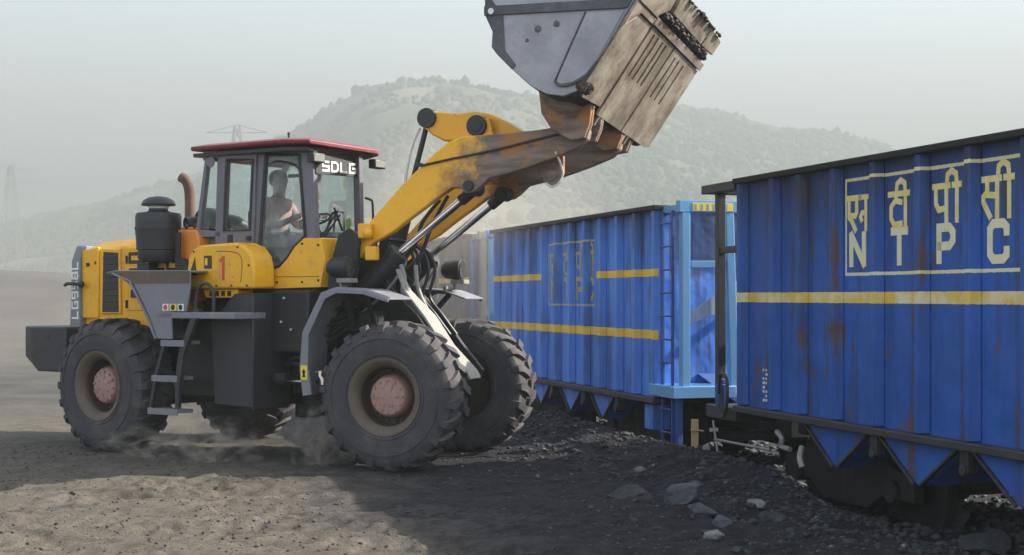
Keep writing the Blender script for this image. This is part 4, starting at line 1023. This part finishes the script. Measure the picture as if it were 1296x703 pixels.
# ---- lift arms
ARM = [(-.80,2.44),(-.72,2.60),(-.57,2.67),(-.10,3.15),(.30,3.50),(.46,3.61),(.62,3.665),(.80,3.675),(1.05,3.68),(1.50,3.705),(1.92,3.755),(2.02,3.75),(2.09,3.68),(2.08,3.59),(1.98,3.50),(1.68,3.39),(1.31,3.275),(.95,3.20),(.84,3.10),(.76,3.05),(.66,3.04),(.60,3.10),(.50,3.10),(.39,3.03),(.04,2.80),(-.2,2.63),(-.46,2.50),(-.62,2.33),(-.75,2.33)]
for sg in (1, -1):
    m = rb(); m.pxz(ARM, sg*.57, sg*.69); arm = partF(m, 'lift_arm', 'arm', .015)
    m = rb()
    for s, z, r_ in ((-.69,2.5,.085),(2.0,3.66,.085),(.71,3.12,.06)):
        m.cyl((s, sg*.53, z), (s, sg*.73, z), r_, 22)
    partF(m, 'pivot_pin', 'dark', .006, arm)
    m = rb(); m.tube([(.16,sg*.705,3.36),(.5,sg*.71,3.42),(1.0,sg*.71,3.50),(1.5,sg*.71,3.60),(1.9,sg*.705,3.68)], .013, 8, 4); m.box(.10,.16,sg*.69,sg*.715,3.345,3.385); m.box(.30,.34,sg*.69,sg*.712,3.375,3.40); partF(m, 'grease_line', 'rim_dark', 0, arm)
m = rb(); m.cyl((.60,-.57,3.40),(.60,.57,3.40),.17,24); m.pxz([(.30,3.34),(.45,3.52),(.85,3.58),(.98,3.42),(.80,3.22),(.45,3.2)], .28, .36); m.pxz([(.30,3.34),(.45,3.52),(.85,3.58),(.98,3.42),(.80,3.22),(.45,3.2)], -.36, -.28); m.pxz([(.45,3.45),(.50,3.86),(.78,3.92),(.9,3.5)], .16, .26); m.pxz([(.45,3.45),(.50,3.86),(.78,3.92),(.9,3.5)], -.26, -.16)
partF(m, 'arm_crosstube', 'arm', .012)
m = rb()
BC = [(-.12,3.98),(-.06,4.05),(.08,4.035),(.35,4.0),(.55,4.02),(.74,3.98),(.95,3.88),(1.2,3.72),(1.45,3.52),(1.42,3.40),(1.28,3.38),(1.0,3.6),(.72,3.70),(.48,3.66),(.30,3.68),(.17,3.69),(.03,3.76),(-.09,3.86)]
m.pxz(BC, -.13, .13); bc = partF(m, 'bell_crank', 'yellow', .025, seg=3)
m = rb(); m.cyl((-.03,-.17,3.96),(-.03,.17,3.96),.115,26); m.cyl((.64,-.30,3.83),(.64,.30,3.83),.12,26); m.cyl((.64,.30,3.83),(.64,.31,3.83),.07,20); partF(m, 'pivot_pin', 'black', .01, bc)
m = rb(); m.cyl((-.10,0,3.86),(-.34,0,3.0),.032,14); tc = partF(m, 'tilt_cylinder', 'dark', 0)
m = rb(); m.cyl((-.30,0,3.15),(-.62,0,1.95),.095,20); m.cyl((-.29,0,3.18),(-.31,0,3.10),.11,20); partF(m, 'barrel', 'dark', .005, tc)
m = rb(); m.tube([(-.16,.04,3.86),(-.24,.05,3.7),(-.32,.05,3.4),(-.36,.05,3.1)], .018, 8, 3); partF(m, 'hydraulic_hose', 'white', 0, tc)
m = rb(); m.bar((1.36,0,3.46),(1.72,0,3.98),.16,.12,(0,1,0)); m.cyl((1.36,-.12,3.46),(1.36,.12,3.46),.09,20); partF(m, 'bucket_link', 'arm', .012)
# ---- lift cylinders
for sg in (1, -1):
    y = sg*.47
    p0 = Vector((-.86,y,1.78)); p1 = Vector((-.24,y,2.385)); p2 = Vector((.70,y,3.10))
    m = rb(); m.cyl(p0, p1, .115, 26); m.cyl(p1-(p1-p0).normalized()*.07, p1+(p1-p0).normalized()*.02, .128, 26); m.cyl((p0.x,y-.1,p0.z),(p0.x,y+.1,p0.z),.12,20)
    lc = partF(m, 'lift_cylinder', 'dark', .005)
    m = rb(); m.cyl(p1, p2, .045, 18); partF(m, 'rod', 'chrome', 0, lc)
    d = (p2-p1).normalized(); m = rb(); m.cyl(p2-d*.22, p2-d*.05, .065, 16); m.cyl((p2.x,y-.09,p2.z),(p2.x,y+.12,p2.z),.085,20); partF(m, 'rod_eye', 'grime', .004, lc)
    n_ = Vector((-d.z,0,d.x)); m = rb(); m.tube([p0+d*.1-n_*.15, p0+d*.45-n_*.15, p1-n_*.15, p1-n_*.1], .016, 8, 2); partF(m, 'hydraulic_pipe', 'frame_grey', 0, lc)
m = rb()
for k, (y, ds) in enumerate(((.30,0),(.20,.02),(-.1,.0),(-.2,.04))):
    m.tube([(-.45+ds,y,2.55),(-.2+ds,y,2.5-.03*k),(-.10+ds,y+.03,2.2),(-.16+ds,y+.05,1.9),(.0+ds,y+.05,1.68),(.16+ds,y,1.45)], .02, 8, 5)
m.tube([(.2,.3,3.0),(.0,.33,2.75),(-.08,.35,2.5),(-.2,.36,2.35)], .022, 8, 5); m.tube([(.28,.25,3.05),(.1,.28,2.72),(0,.3,2.45),(-.1,.3,2.2)], .022, 8, 5)
partF(m, 'hydraulic_hose', 'black', 0)
m = rb(); m.tube([(-.16,.58,2.25),(-.10,.62,2.1),(-.12,.62,1.95),(-.02,.60,1.8),(.1,.60,1.68)], .026, 10, 5); m.tube([(-.05,.42,2.25),(-.02,.45,2.05),(.03,.46,1.9),(.12,.46,1.72)], .026, 10, 5); partF(m, 'hydraulic_pipe', 'frame_grey', 0)
m = rb(); m.box(-.60,-.44,.70,.80,2.55,2.72); m.ball((-.46,.82,2.60),.06,2); m.box(-.50,-.36,.72,.82,2.30,2.46); partF(m, 'pivot_cover', 'yellow', .015)

# ---- bucket
def skew(mb):
    for v in mb.bm.verts:
        t_ = -v.co.y; v.co.z -= .085*(1.45-t_); v.co.x += .0*(1.45-t_)
    return mb
def bk(mb, name, mat, bevel=.01, parent=None, **k): return partF(skew(mb), name, mat, bevel, parent, **k)
SIDE = [(1.20,5.10),(1.21,4.90),(1.235,4.80),(1.29,4.68),(1.28,4.50),(1.33,4.42),(1.47,4.28),(1.69,4.08),(1.86,3.99),(2.05,3.955),(2.20,4.0),(2.50,4.42),(2.76,4.82),(2.99,5.16),(2.2,5.14)]
SHELL = [(1.22,5.06),(1.30,4.70),(1.33,4.42),(1.47,4.28),(1.69,4.08),(1.86,3.99),(2.05,3.955),(2.20,4.0),(2.50,4.42),(2.76,4.82),(2.99,5.16)]
m = rb()
inn = []
for i, (s, z) in enumerate(SHELL):
    p = Vector(SHELL[max(i-1,0)]); q = Vector(SHELL[min(i+1,len(SHELL)-1)]); d = (q-p).normalized(); inn.append((s-d.y*.04, z+d.x*.04))
m.loops([[(a[0],1.40,a[1]),(a[0],-1.40,a[1]),(b[0],-1.40,b[1]),(b[0],1.40,b[1])] for a, b in zip(SHELL, inn)])
bkt = bk(m, 'bucket', 'bucket_inner', .006)
for y0, y1 in ((1.401,1.45),(-1.45,-1.401)):
    m = rb(); m.pxz(SIDE, y0, y1); bk(m, 'side_plate', 'bucket_side', .008, bkt)
m = rb()
m.pxz([(1.19,4.83),(1.19,4.93),(2.80,4.91),(2.74,4.81)], 1.45, 1.475)
m.pxz([(1.19,5.10),(1.20,4.83),(1.28,4.66),(1.27,4.50),(1.33,4.42),(1.50,4.25),(1.54,4.30),(1.42,4.46),(1.40,4.83)], 1.45, 1.462)
m.cyl((1.27,1.44,4.87),(1.27,1.48,4.87),.05,16)
bk(m, 'side_rail', 'bucket_side_dark', .006, bkt)
m = rb(); m.cyl((1.27,1.481,4.87),(1.27,1.484,4.87),.032,16); bk(m, 'eye', 'white', 0, bkt)
def seg(name, poly, mat, y0=1.45, y1=1.468, bevel=.01):
    m = rb(); m.pxz(poly, y0, y1); return bk(m, name, mat, bevel, bkt)
seg('wear_plate', [(2.30,4.79),(2.71,4.79),(2.55,4.52),(2.42,4.30),(2.30,4.16),(2.16,4.085),(2.03,4.07),(1.985,4.10),(2.0,4.17)], 'bucket_side')
m = rb()
wp = [(2.30,4.80),(2.0,4.17),(1.975,4.10),(2.03,4.055),(2.16,4.07),(2.31,4.15),(2.43,4.29)]
m.tube([(s,1.467,z) for s, z in wp], .011, 6, 3); bk(m, 'weld_seam', 'bucket_side_dark', 0, bkt)
for s, z, r_ in ((1.78,4.66,.04),(1.98,4.70,.035),(1.66,4.55,.022)):
    m = rb(); m.ball((s,1.45,z), r_, 2, (1,.25,1), .3); bk(m, 'dried_clod', 'bucket_side_dark', 0, bkt)
# bottom: v runs from the heel (0) up to the lip (1), t across
H0 = Vector((2.20,4.0)); E0 = Vector((2.99,5.16)); dv = E0-H0; nv = Vector((dv.y, -dv.x)).normalized()
def bp(v, t_, h): p = H0+dv*v+nv*h; return (p.x, t_, p.y)
def slab(mb, pts, h0, h1): mb.loops([[bp(v, t_, h0) for v, t_ in pts], [bp(v, t_, h1) for v, t_ in pts]])
T0 = 1.45
wq = lambda w_: T0-2.9*w_
def plate_obj(name, rects, mat, h0, h1, bevel=.006):
    m = rb()
    for pts in rects: slab(m, [(v, wq(w_)) for v, w_ in pts], h0, h1)
    return bk(m, name, mat, bevel, bkt)
q4 = lambda v0, v1, w0, w1: [(v0,w0),(v1,w0),(v1,w1),(v0,w1)]
plate_obj('wear_plate', [[(-.02,.03),(.0,.255),(.72,.255),(.72,.10),(.55,.005),(.06,.005)]], 'bucket_bottom', .004, .030)
plate_obj('wear_plate', [[(.56,.0),(.73,.085),(.73,.245),(.78,.245),(.78,.0)]], 'bucket_bottom', .012, .045)
def combed(w0, w1, slits, vs, ve, name='wear_plate'):
    rects = [q4(-.06, vs, w0, w1), q4(ve, .725, w0, w1)]
    ed = [w0]+slits+[w1]
    for i in range(len(ed)-1):
        a = ed[i]+(.0095 if i else 0); b = ed[i+1]-(.0095 if i < len(ed)-2 else 0)
        rects.append(q4(vs-.0005, ve+.0005, a, b))
    m = rb()
    for pts in rects: slab(m, [(v, wq(w_)) for v, w_ in pts], .004, .034)
    return bk(m, name, 'bucket_bottom', 0, bkt)
combed(.272, .585, [.33,.385,.45,.50], .32, .69)
combed(.602, .94, [.665,.725,.80], .30, .67)
plate_obj('wear_plate', [[(-.06,.945),(.40,.945),(.50,.915),(.725,.945),(.725,1.0),(-.04,1.0)]], 'bucket_bottom', .004, .028)
plate_obj('heel_band', [q4(.735,.80,.25,1.0)], 'bucket_bottom', .010, .05)
plate_obj('cutting_edge', [[(.785,.0),(1.06,.0),(1.06,.30),(.90,.315),(.815,.245),(.785,.24)]], 'bucket_bottom', .012, .055, .012)
plate_obj('cutting_edge', [[(.89,.335),(1.07,.32),(1.06,.80),(.885,.80)]], 'bucket_bottom', .02, .075, .015)
plate_obj('cutting_edge', [[(.885,.815),(1.06,.815),(1.04,1.005),(.90,1.005)]], 'bucket_bottom', .015, .07, .015)
m = rb(); rr = random.Random(9)
for k in range(120):
    w_ = .30+.68*rr.random(); v_ = .84+.04*rr.random()-.02*abs(w_-.6); p = bp(v_, wq(w_), .03+.03*rr.random()); m.ball(p, .015+.03*rr.random(), 1, (1,1.3,.8), .6)
for k in range(30):
    w_ = .35+.60*rr.random()**.8; p = bp(1.055+.01*rr.random(), wq(w_), .07+.03*rr.random()); m.ball(p, .010+.025*rr.random()**3, 1, (1,1.9,.8), .7)
bk(m, 'caked_dirt', 'bucket_inner', 0, bkt, smooth=False)['kind'] = 'stuff'
# heel: broken corner, tabs and the hinge lugs
m = rb()
for w_ in (.20,.30,.34,.66,.70):
    slab(m, [(-.02,wq(w_)),(-.02,wq(w_+.018)),(-.14,wq(w_+.018)),(-.14,wq(w_))], .0, .03)
bk(m, 'heel_tab', 'bucket_bottom', .004, bkt)
m = rb(); m.ball((2.235,1.43,4.06), .085, 2, (1,.5,.9), .6); m.ball((2.27,1.36,4.05), .09, 2, (1,.8,.8), .6); m.ball((2.17,1.40,4.0), .05, 2, (1,.8,.8), .6); bk(m, 'caked_dirt', 'bucket_inner', 0, bkt, smooth=False)['kind'] = 'stuff'
m = rb()
for t_ in (.86,.78,.46,.40,-.40,-.46,-.78,-.86,.13,-.13):
    mm = [(1.58,4.20),(1.62,3.86),(1.74,3.68),(1.95,3.56),(2.10,3.58),(2.16,3.72),(2.2,4.02),(1.9,4.02)] if abs(t_) > .3 else [(1.45,4.32),(1.58,3.92),(1.72,3.86),(1.84,4.0),(1.8,4.08)]
    m.pxz(mm, t_-.025, t_+.025)
m.loops([[(1.62,1.1,4.14),(1.62,-1.35,4.14),(2.1,-1.35,3.90),(2.1,1.1,3.90)],[(1.7,.95,3.92),(1.7,-.95,3.92),(2.0,-.95,3.80),(2.0,.95,3.80)]])
partF(m, 'bucket_hinge', 'arm', .01)
m = rb(); m.pxz([(1.46,3.36),(1.74,3.44),(1.74,3.25),(1.69,3.14),(1.60,3.10),(1.52,3.15),(1.47,3.25)], .42, .48); m.cyl((1.60,.40,3.22),(1.60,.50,3.22),.06,18); partF(m, 'arm_stop', 'arm', .01)
# thin pale tube modelled as the sunlit edge of the arm stop
m = rb()
m.tube([(1.72,.70,3.46),(1.745,.62,3.36),(1.74,.50,3.24),(1.69,.49,3.14),(1.61,.49,3.10),(1.54,.49,3.14)], .012, 8, 5)
rp_ = m.build('edge_highlight', M['edge_highlight'], None, 0, M=MF); tag(rp_, 'thin pale tube drawn as the sunlit edge of the arm stop below the bucket', 'edge_highlight')

# ================================================================== driver and garland
def skinned(name, pts, edges, radii, mat, parent=None, sub=2, Mx=None):
    me = bpy.data.meshes.new(name); me.from_pydata([(p[0], -p[1], p[2]) for p in pts], edges, []); me.materials.append(mat)
    o = bpy.data.objects.new(name, me); col.objects.link(o)
    if parent: o.parent = parent
    if Mx is not None: o.matrix_basis = Mx
    sk = o.modifiers.new('skin', 'SKIN'); sk.use_smooth_shade = True
    for i, r_ in enumerate(radii):
        d = me.skin_vertices[0].data[i]; d.radius = r_ if isinstance(r_, tuple) else (r_, r_); d.use_root = (i == 0)
    sb = o.modifiers.new('subsurf', 'SUBSURF'); sb.levels = sub; sb.render_levels = sub
    return o
CT = .16; SX = 1.77      # seat position
pts = [(SX+.02,CT,2.60),(SX+.02,CT,2.78),(SX+.03,CT,2.95),(SX+.05,CT,3.06),(SX+.07,CT,3.11),(SX+.09,CT,3.17),(SX+.10,CT,3.265),(SX+.09,CT,3.345)]
rad = [(.15,.12),(.15,.115),(.17,.12),(.12,.09),(.06,.06),(.078,.085),(.092,.105),(.065,.075)]
edges = [(i, i+1) for i in range(7)]
def limb(p_from, chain):
    prev = p_from
    for p, r_ in chain:
        pts.append(p); rad.append(r_); edges.append((prev, len(pts)-1)); prev = len(pts)-1
    return prev
for sg in (1, -1):
    limb(2, [((SX+.02,CT+sg*.20,2.99),.068),((SX+.16,CT+sg*.25,2.78),.052),((SX+.30,CT+sg*.22,2.74),.044),((SX+.52,CT+sg*.17,2.83),.034),((SX+.60,CT+sg*.15,2.85),.036)])
    limb(0, [((SX+.12,CT+sg*.10,2.57),.10),((SX+.46,CT+sg*.14,2.58),.075),((SX+.56,CT+sg*.14,2.42),.06),((SX+.62,CT+sg*.13,2.18),.045),((SX+.72,CT+sg*.13,2.12),.035)])
person = skinned('person', pts, edges, rad, M['skin'], None, 2, MR)
tag(person, 'driver in a pale pink shirt sitting at the wheel inside the loader cab', 'person')
# shirt and trousers follow the same skeleton, a little fuller
sp = [(SX+.02,CT,2.56),(SX+.02,CT,2.78),(SX+.03,CT,2.95),(SX+.05,CT,3.08)]; sr = [(.175,.145),(.175,.14),(.20,.145),(.11,.10)]; se = [(0,1),(1,2),(2,3)]
for sg in (1, -1):
    k = len(sp); sp += [(SX+.02,CT+sg*.205,3.0),(SX+.16,CT+sg*.255,2.78),(SX+.28,CT+sg*.225,2.745)]; sr += [.10,.082,.07]; se += [(2,k),(k,k+1),(k+1,k+2)]
skinned('shirt', sp, se, sr, M['shirt'], person)
tp = [(SX+.02,CT,2.60)]; tr_ = [(.17,.14)]; te = []
for sg in (1, -1):
    k = len(tp); tp += [(SX+.12,CT+sg*.10,2.57),(SX+.46,CT+sg*.14,2.58),(SX+.56,CT+sg*.14,2.42),(SX+.61,CT+sg*.13,2.22)]; tr_ += [.115,.09,.075,.06]; te += [(0,k),(k,k+1),(k+1,k+2),(k+2,k+3)]
skinned('trousers', tp, te, tr_, M['trousers'], person)
m = rb(); m.ball((SX+.07,CT,3.315),.122,3,(1.0,.92,.92),.03); m.build('hair', M['hair'], person, 0)
m = rb(); m.bar((SX+.185,CT,3.275),(SX+.215,CT,3.24),.022,.02); 
for sg in (1,-1): m.ball((SX+.09,CT+sg*.10,3.255),.025,1,(.8,.4,1.2))
m.build('face_features', M['skin'], person, .004)
m = rb()
for sg in (1,-1): m.ball((SX+.188,CT+sg*.034,3.28),.012,1)
m.build('eyes', M['hair'], person, 0)
m = rb()
for sg in (1,-1):
    for k in range(4):
        y = CT+sg*(.15+.0)+(.022*k-.033); x0 = SX+.62
        m.tube([(x0,y,2.87),(x0+.055,y,2.878),(x0+.075,y,2.85),(x0+.065,y,2.825)], .009, 6, 2)
    m.tube([(x0-.03,CT+sg*.115,2.85),(x0+.02,CT+sg*.10,2.85),(x0+.05,CT+sg*.108,2.84)], .011, 6, 2)
m.build('fingers', M['skin'], person, 0)

m = rb(); rr = random.Random(3)
for k in range(60):
    q = rr.random()*2*math.pi; a = .07+.04*rr.random(); m.ball((2.70+.02*rr.random(), .50+a*math.cos(q), 3.03+1.3*a*math.sin(q)), .022+.014*rr.random(), 1, (1,1,1), .4)
m.tube([(2.70,.50,3.14),(2.70,.48,3.3),(2.72,.46,3.5)], .006, 6)
g = m.build('garland', M['garland_y'], None, 0, M=MR); tag(g, 'yellow flower garland hanging inside the cab windscreen', 'garland')
m = rb(); m.ball((2.80,-.04,2.76),.05,2,(.5,.8,1.3),.3); m.ball((2.80,-.03,2.68),.035,2,(.5,1,1),.3)
g = m.build('cloth', M['green_vest'], None, 0, M=MR); tag(g, 'lime green cloth tucked by the far windscreen pillar of the cab', 'cloth')

# ================================================================== rocks, rubble, post, pylons
def rock_mat(name, a, b, c_):
    return steel_plate(name, a, b, c_, 4, .85)
M['rock'] = rock_mat('grey_rock', (.04,.044,.052), (.075,.08,.092), (.03,.03,.034))
M['rock_pale'] = rock_mat('pale_rock', (.13,.125,.12), (.2,.195,.185), (.07,.07,.07))
M['rock_dark'] = rock_mat('coal_rock', (.014,.014,.018), (.032,.032,.037), (.055,.055,.06))
def rock(px, py, wpx, hpx, mat, label, flat=.6, rz=0, seed=0):
    d = 1.9*1900/(py-375); d *= 1.0
    for _ in range(6):
        x = (px-648)/1900*d; z = float(ground_z(np.array([x]), np.array([d]))[0]); d = (1.9-z)*1900/(py-375)
    sx = wpx/1900*d/2; sz = hpx/1900*d/2
    r = np.random.RandomState(seed); bm = bmesh.new(); bmesh.ops.create_icosphere(bm, subdivisions=3, radius=1)
    cuts = [(Vector(r.normal(size=3)).normalized(), r.uniform(.55,.85)) for _ in range(16)]
    for v in bm.verts:
        for n_, k in cuts:
            dd = v.co.dot(n_)
            if dd > k: v.co -= n_*(dd-k)
    for v in bm.verts:
        v.co *= 1+.04*r.normal(); v.co = Vector((v.co.x*sx*1.25, v.co.y*sx*1.0, v.co.z*sz*1.35))
    me = bpy.data.meshes.new('rock'); bm.to_mesh(me); bm.free(); me.materials.append(mat)
    o = bpy.data.objects.new('rock', me); col.objects.link(o); o.location = (x, d+sx*.3, z+sz*.55); o.rotation_euler = (r.uniform(-.2,.2), r.uniform(-.2,.2), rz)
    tag(o, label, 'rock'); return o
rock(1198, 668, 66, 44, M['rock'], 'largest blue-grey boulder lying below the hopper chute of the near wagon', seed=1)
rock(1252, 700, 70, 34, M['rock'], 'low broad grey boulder at the bottom right edge of the picture', seed=2, rz=.4)
rock(1138, 655, 46, 24, M['rock_dark'], 'dull dark block half buried left of the largest boulder', seed=3)
rock(800, 634, 62, 22, M['rock_dark'], 'flat dark slab with a bright top edge on the coal ground', seed=4)
rock(868, 638, 44, 30, M['rock'], 'angular blue-grey rock just right of the flat dark slab', seed=5)
rock(888, 649, 34, 12, M['rock'], 'thin grey flake lying against the angular blue-grey rock', seed=15)
rock(917, 668, 30, 16, M['rock'], 'slim tilted grey slab on the coal ground by itself', seed=6, rz=.9)
rock(906, 683, 30, 13, M['rock_pale'], 'small brownish flat stone in front of the slim tilted slab', seed=7)
rock(957, 642, 26, 10, M['rock_pale'], 'small bright pale stone on the dark coal below the near wagon', seed=8)
rock(982, 660, 34, 14, M['rock_dark'], 'dark flat lump right of the small bright pale stone', seed=10)
rock(932, 700, 20, 9, M['rock_dark'], 'small dark lump by the bottom edge of the coal ground', seed=11)
rock(812, 598, 16, 9, M['rock_pale'], 'pair of small pale stones on the coal slope, left one', seed=12)
rock(838, 596, 14, 10, M['rock_pale'], 'pair of small pale stones on the coal slope, right one', seed=13)
rock(880, 617, 16, 9, M['rock'], 'small grey stone high on the coal slope behind the angular rock', seed=14)

def rubble():
    r = np.random.RandomState(21)
    bm = bmesh.new(); bmesh.ops.create_icosphere(bm, subdivisions=1, radius=1)
    bv = np.array([v.co[:] for v in bm.verts]); bf = np.array([[v.index for v in f.verts] for f in bm.faces]); bm.free()
    def scatter(name, n, fa, label, smin, smax, mat, pw=3):
        x, y = fa(n); z = ground_z(x, y); n = len(x)
        s = smin+(smax-smin)*r.rand(n)**pw
        V = bv[None]*(1+r.uniform(-.4, .4, (n, len(bv), 1)))
        V = V*(s[:, None]*np.stack([r.uniform(.7,1.5,n), r.uniform(.7,1.5,n), r.uniform(.45,.9,n)], -1))[:, None, :]
        V += np.stack([x, y, z+s*.25], -1)[:, None, :]
        F = (bf[None]+(np.arange(n)*len(bv))[:, None, None]).reshape(-1, 3)
        me = bpy.data.meshes.new(name); me.vertices.add(n*len(bv)); me.vertices.foreach_set('co', V.astype(np.float32).ravel())
        me.loops.add(F.size); me.loops.foreach_set('vertex_index', F.astype(np.int32).ravel())
        me.polygons.add(len(F)); me.polygons.foreach_set('loop_start', np.arange(0, F.size, 3, dtype=np.int32)); me.polygons.foreach_set('loop_total', np.full(len(F), 3, dtype=np.int32))
        me.update(); me.materials.append(mat)
        o = bpy.data.objects.new(name, me); col.objects.link(o); tag(o, label, 'rubble', kind='stuff')
    def near_train(n):
        a = r.uniform(-9, 7.5, n); q = np.abs(r.normal(.6, 1.05, n))+.02
        p = np.array([W0.x, W0.y])[None]+a[:, None]*np.array([EA.x, EA.y])[None]-q[:, None]*np.array([EL.x, EL.y])[None]
        return p[:, 0], p[:, 1]
    def yard(n):
        x = r.uniform(-8, 4, n); y = 10+r.uniform(0, 1, n)**1.2*9; return x, y
    def track(n):
        a = r.uniform(-14, 9, n); q = -r.uniform(.0, 3.2, n)
        p = np.array([W0.x, W0.y])[None]+a[:, None]*np.array([EA.x, EA.y])[None]-q[:, None]*np.array([EL.x, EL.y])[None]
        return p[:, 0], p[:, 1]
    scatter('coal_rubble', 8000, near_train, 'loose black coal lumps spilled along the foot of the train', .005, .042, M['rock_dark'], 4)
    scatter('stone_rubble', 900, near_train, 'small grey stones mixed into the spilled coal', .005, .032, M['rock'])
    scatter('pale_rubble', 350, near_train, 'scattered pale chips on the spilled coal', .006, .028, M['rock_pale'])
    scatter('yard_rubble', 14000, yard, 'small dry clods strewn over the dusty yard', .002, .018, M['clod'], 4)
    scatter('yard_gravel', 700, yard, 'scattered small angular stones over the dusty yard', .006, .03, M['clod'], 5)
    scatter('ballast', 3000, track, 'stone ballast between the rails', .02, .06, M['rock'], 1)
rubble()

# wooden stake and grey plate beside the near wagon's end
p = trackpt(-.72, -.28); zg = float(ground_z(np.array([p.x]), np.array([p.y]))[0])
m = MB(); m.bar((0,0,-.15), (.0,.02,.52), .085, .05, (0,1,0)); m.bar((-.06,-.04,.40), (.10,-.04,.385), .03, .02); st = m.build('wooden_post', M['wood'], None, .006)
st.location = (p.x, p.y, zg); tag(st, 'short weathered wooden post standing in the gap between the wagons', 'post')
p = trackpt(-.5, -.25); zg = float(ground_z(np.array([p.x]), np.array([p.y]))[0])
m = MB(); m.loops([[(-.07,0,-.05),(.09,0,-.05),(.09,.03,-.05),(-.07,.03,-.05)],[(-.06,0,.2),(.05,0,.26),(.05,.03,.26),(-.06,.03,.2)]]); o = m.build('metal_plate', M['steel'], None, .004)
o.location = (p.x, p.y, zg); tag(o, 'small grey metal plate leaning beside the wooden post', 'plate')

def pylon(x, y, z, h, label):
    m = MB(); b = h*.11
    for k in range(4):
        sx, sy = ((1,1),(1,-1),(-1,-1),(-1,1))[k]; m.bar((sx*b, sy*b, 0), (sx*b*.16, sy*b*.16, h), .35, .35)
        s2 = ((1,-1),(-1,-1),(-1,1),(1,1))[k]
        for i in range(8):
            f0, f1 = i/8, (i+1)/8; w0 = b*(1-.84*f0); w1 = b*(1-.84*f1)
            m.bar((sx*w0, sy*w0, h*f0), (s2[0]*w1, s2[1]*w1, h*f1), .22, .22); m.bar((s2[0]*w0, s2[1]*w0, h*f0), (sx*w1, sy*w1, h*f1), .22, .22)
    for f, wd in ((.72,.24),(.84,.28),(.95,.2)):
        m.bar((-h*wd,0,h*f),(h*wd,0,h*f),.3,.3); m.bar((-h*wd,0,h*f),(0,0,h*(f+.05)),.25,.25); m.bar((h*wd,0,h*f),(0,0,h*(f+.05)),.25,.25)
    o = m.build('transmission_tower', M['steel'], None, 0, smooth=False); o.location = (x, y, z); tag(o, label, 'pylon', 'transmission towers in the haze')
def on_hill(px, d): x = (px-648)/1900*d; return x, d, float(hill_z(np.array([x]), np.array([d]))[0])
x, y, z = on_hill(14, 850); pylon(x, y, z-1, 77-z, 'faint lattice transmission tower standing alone at the far left')
x, y, z = on_hill(300, 650); pylon(x, y, z-1, 77-z, 'faint lattice transmission tower rising behind the red cab roof')
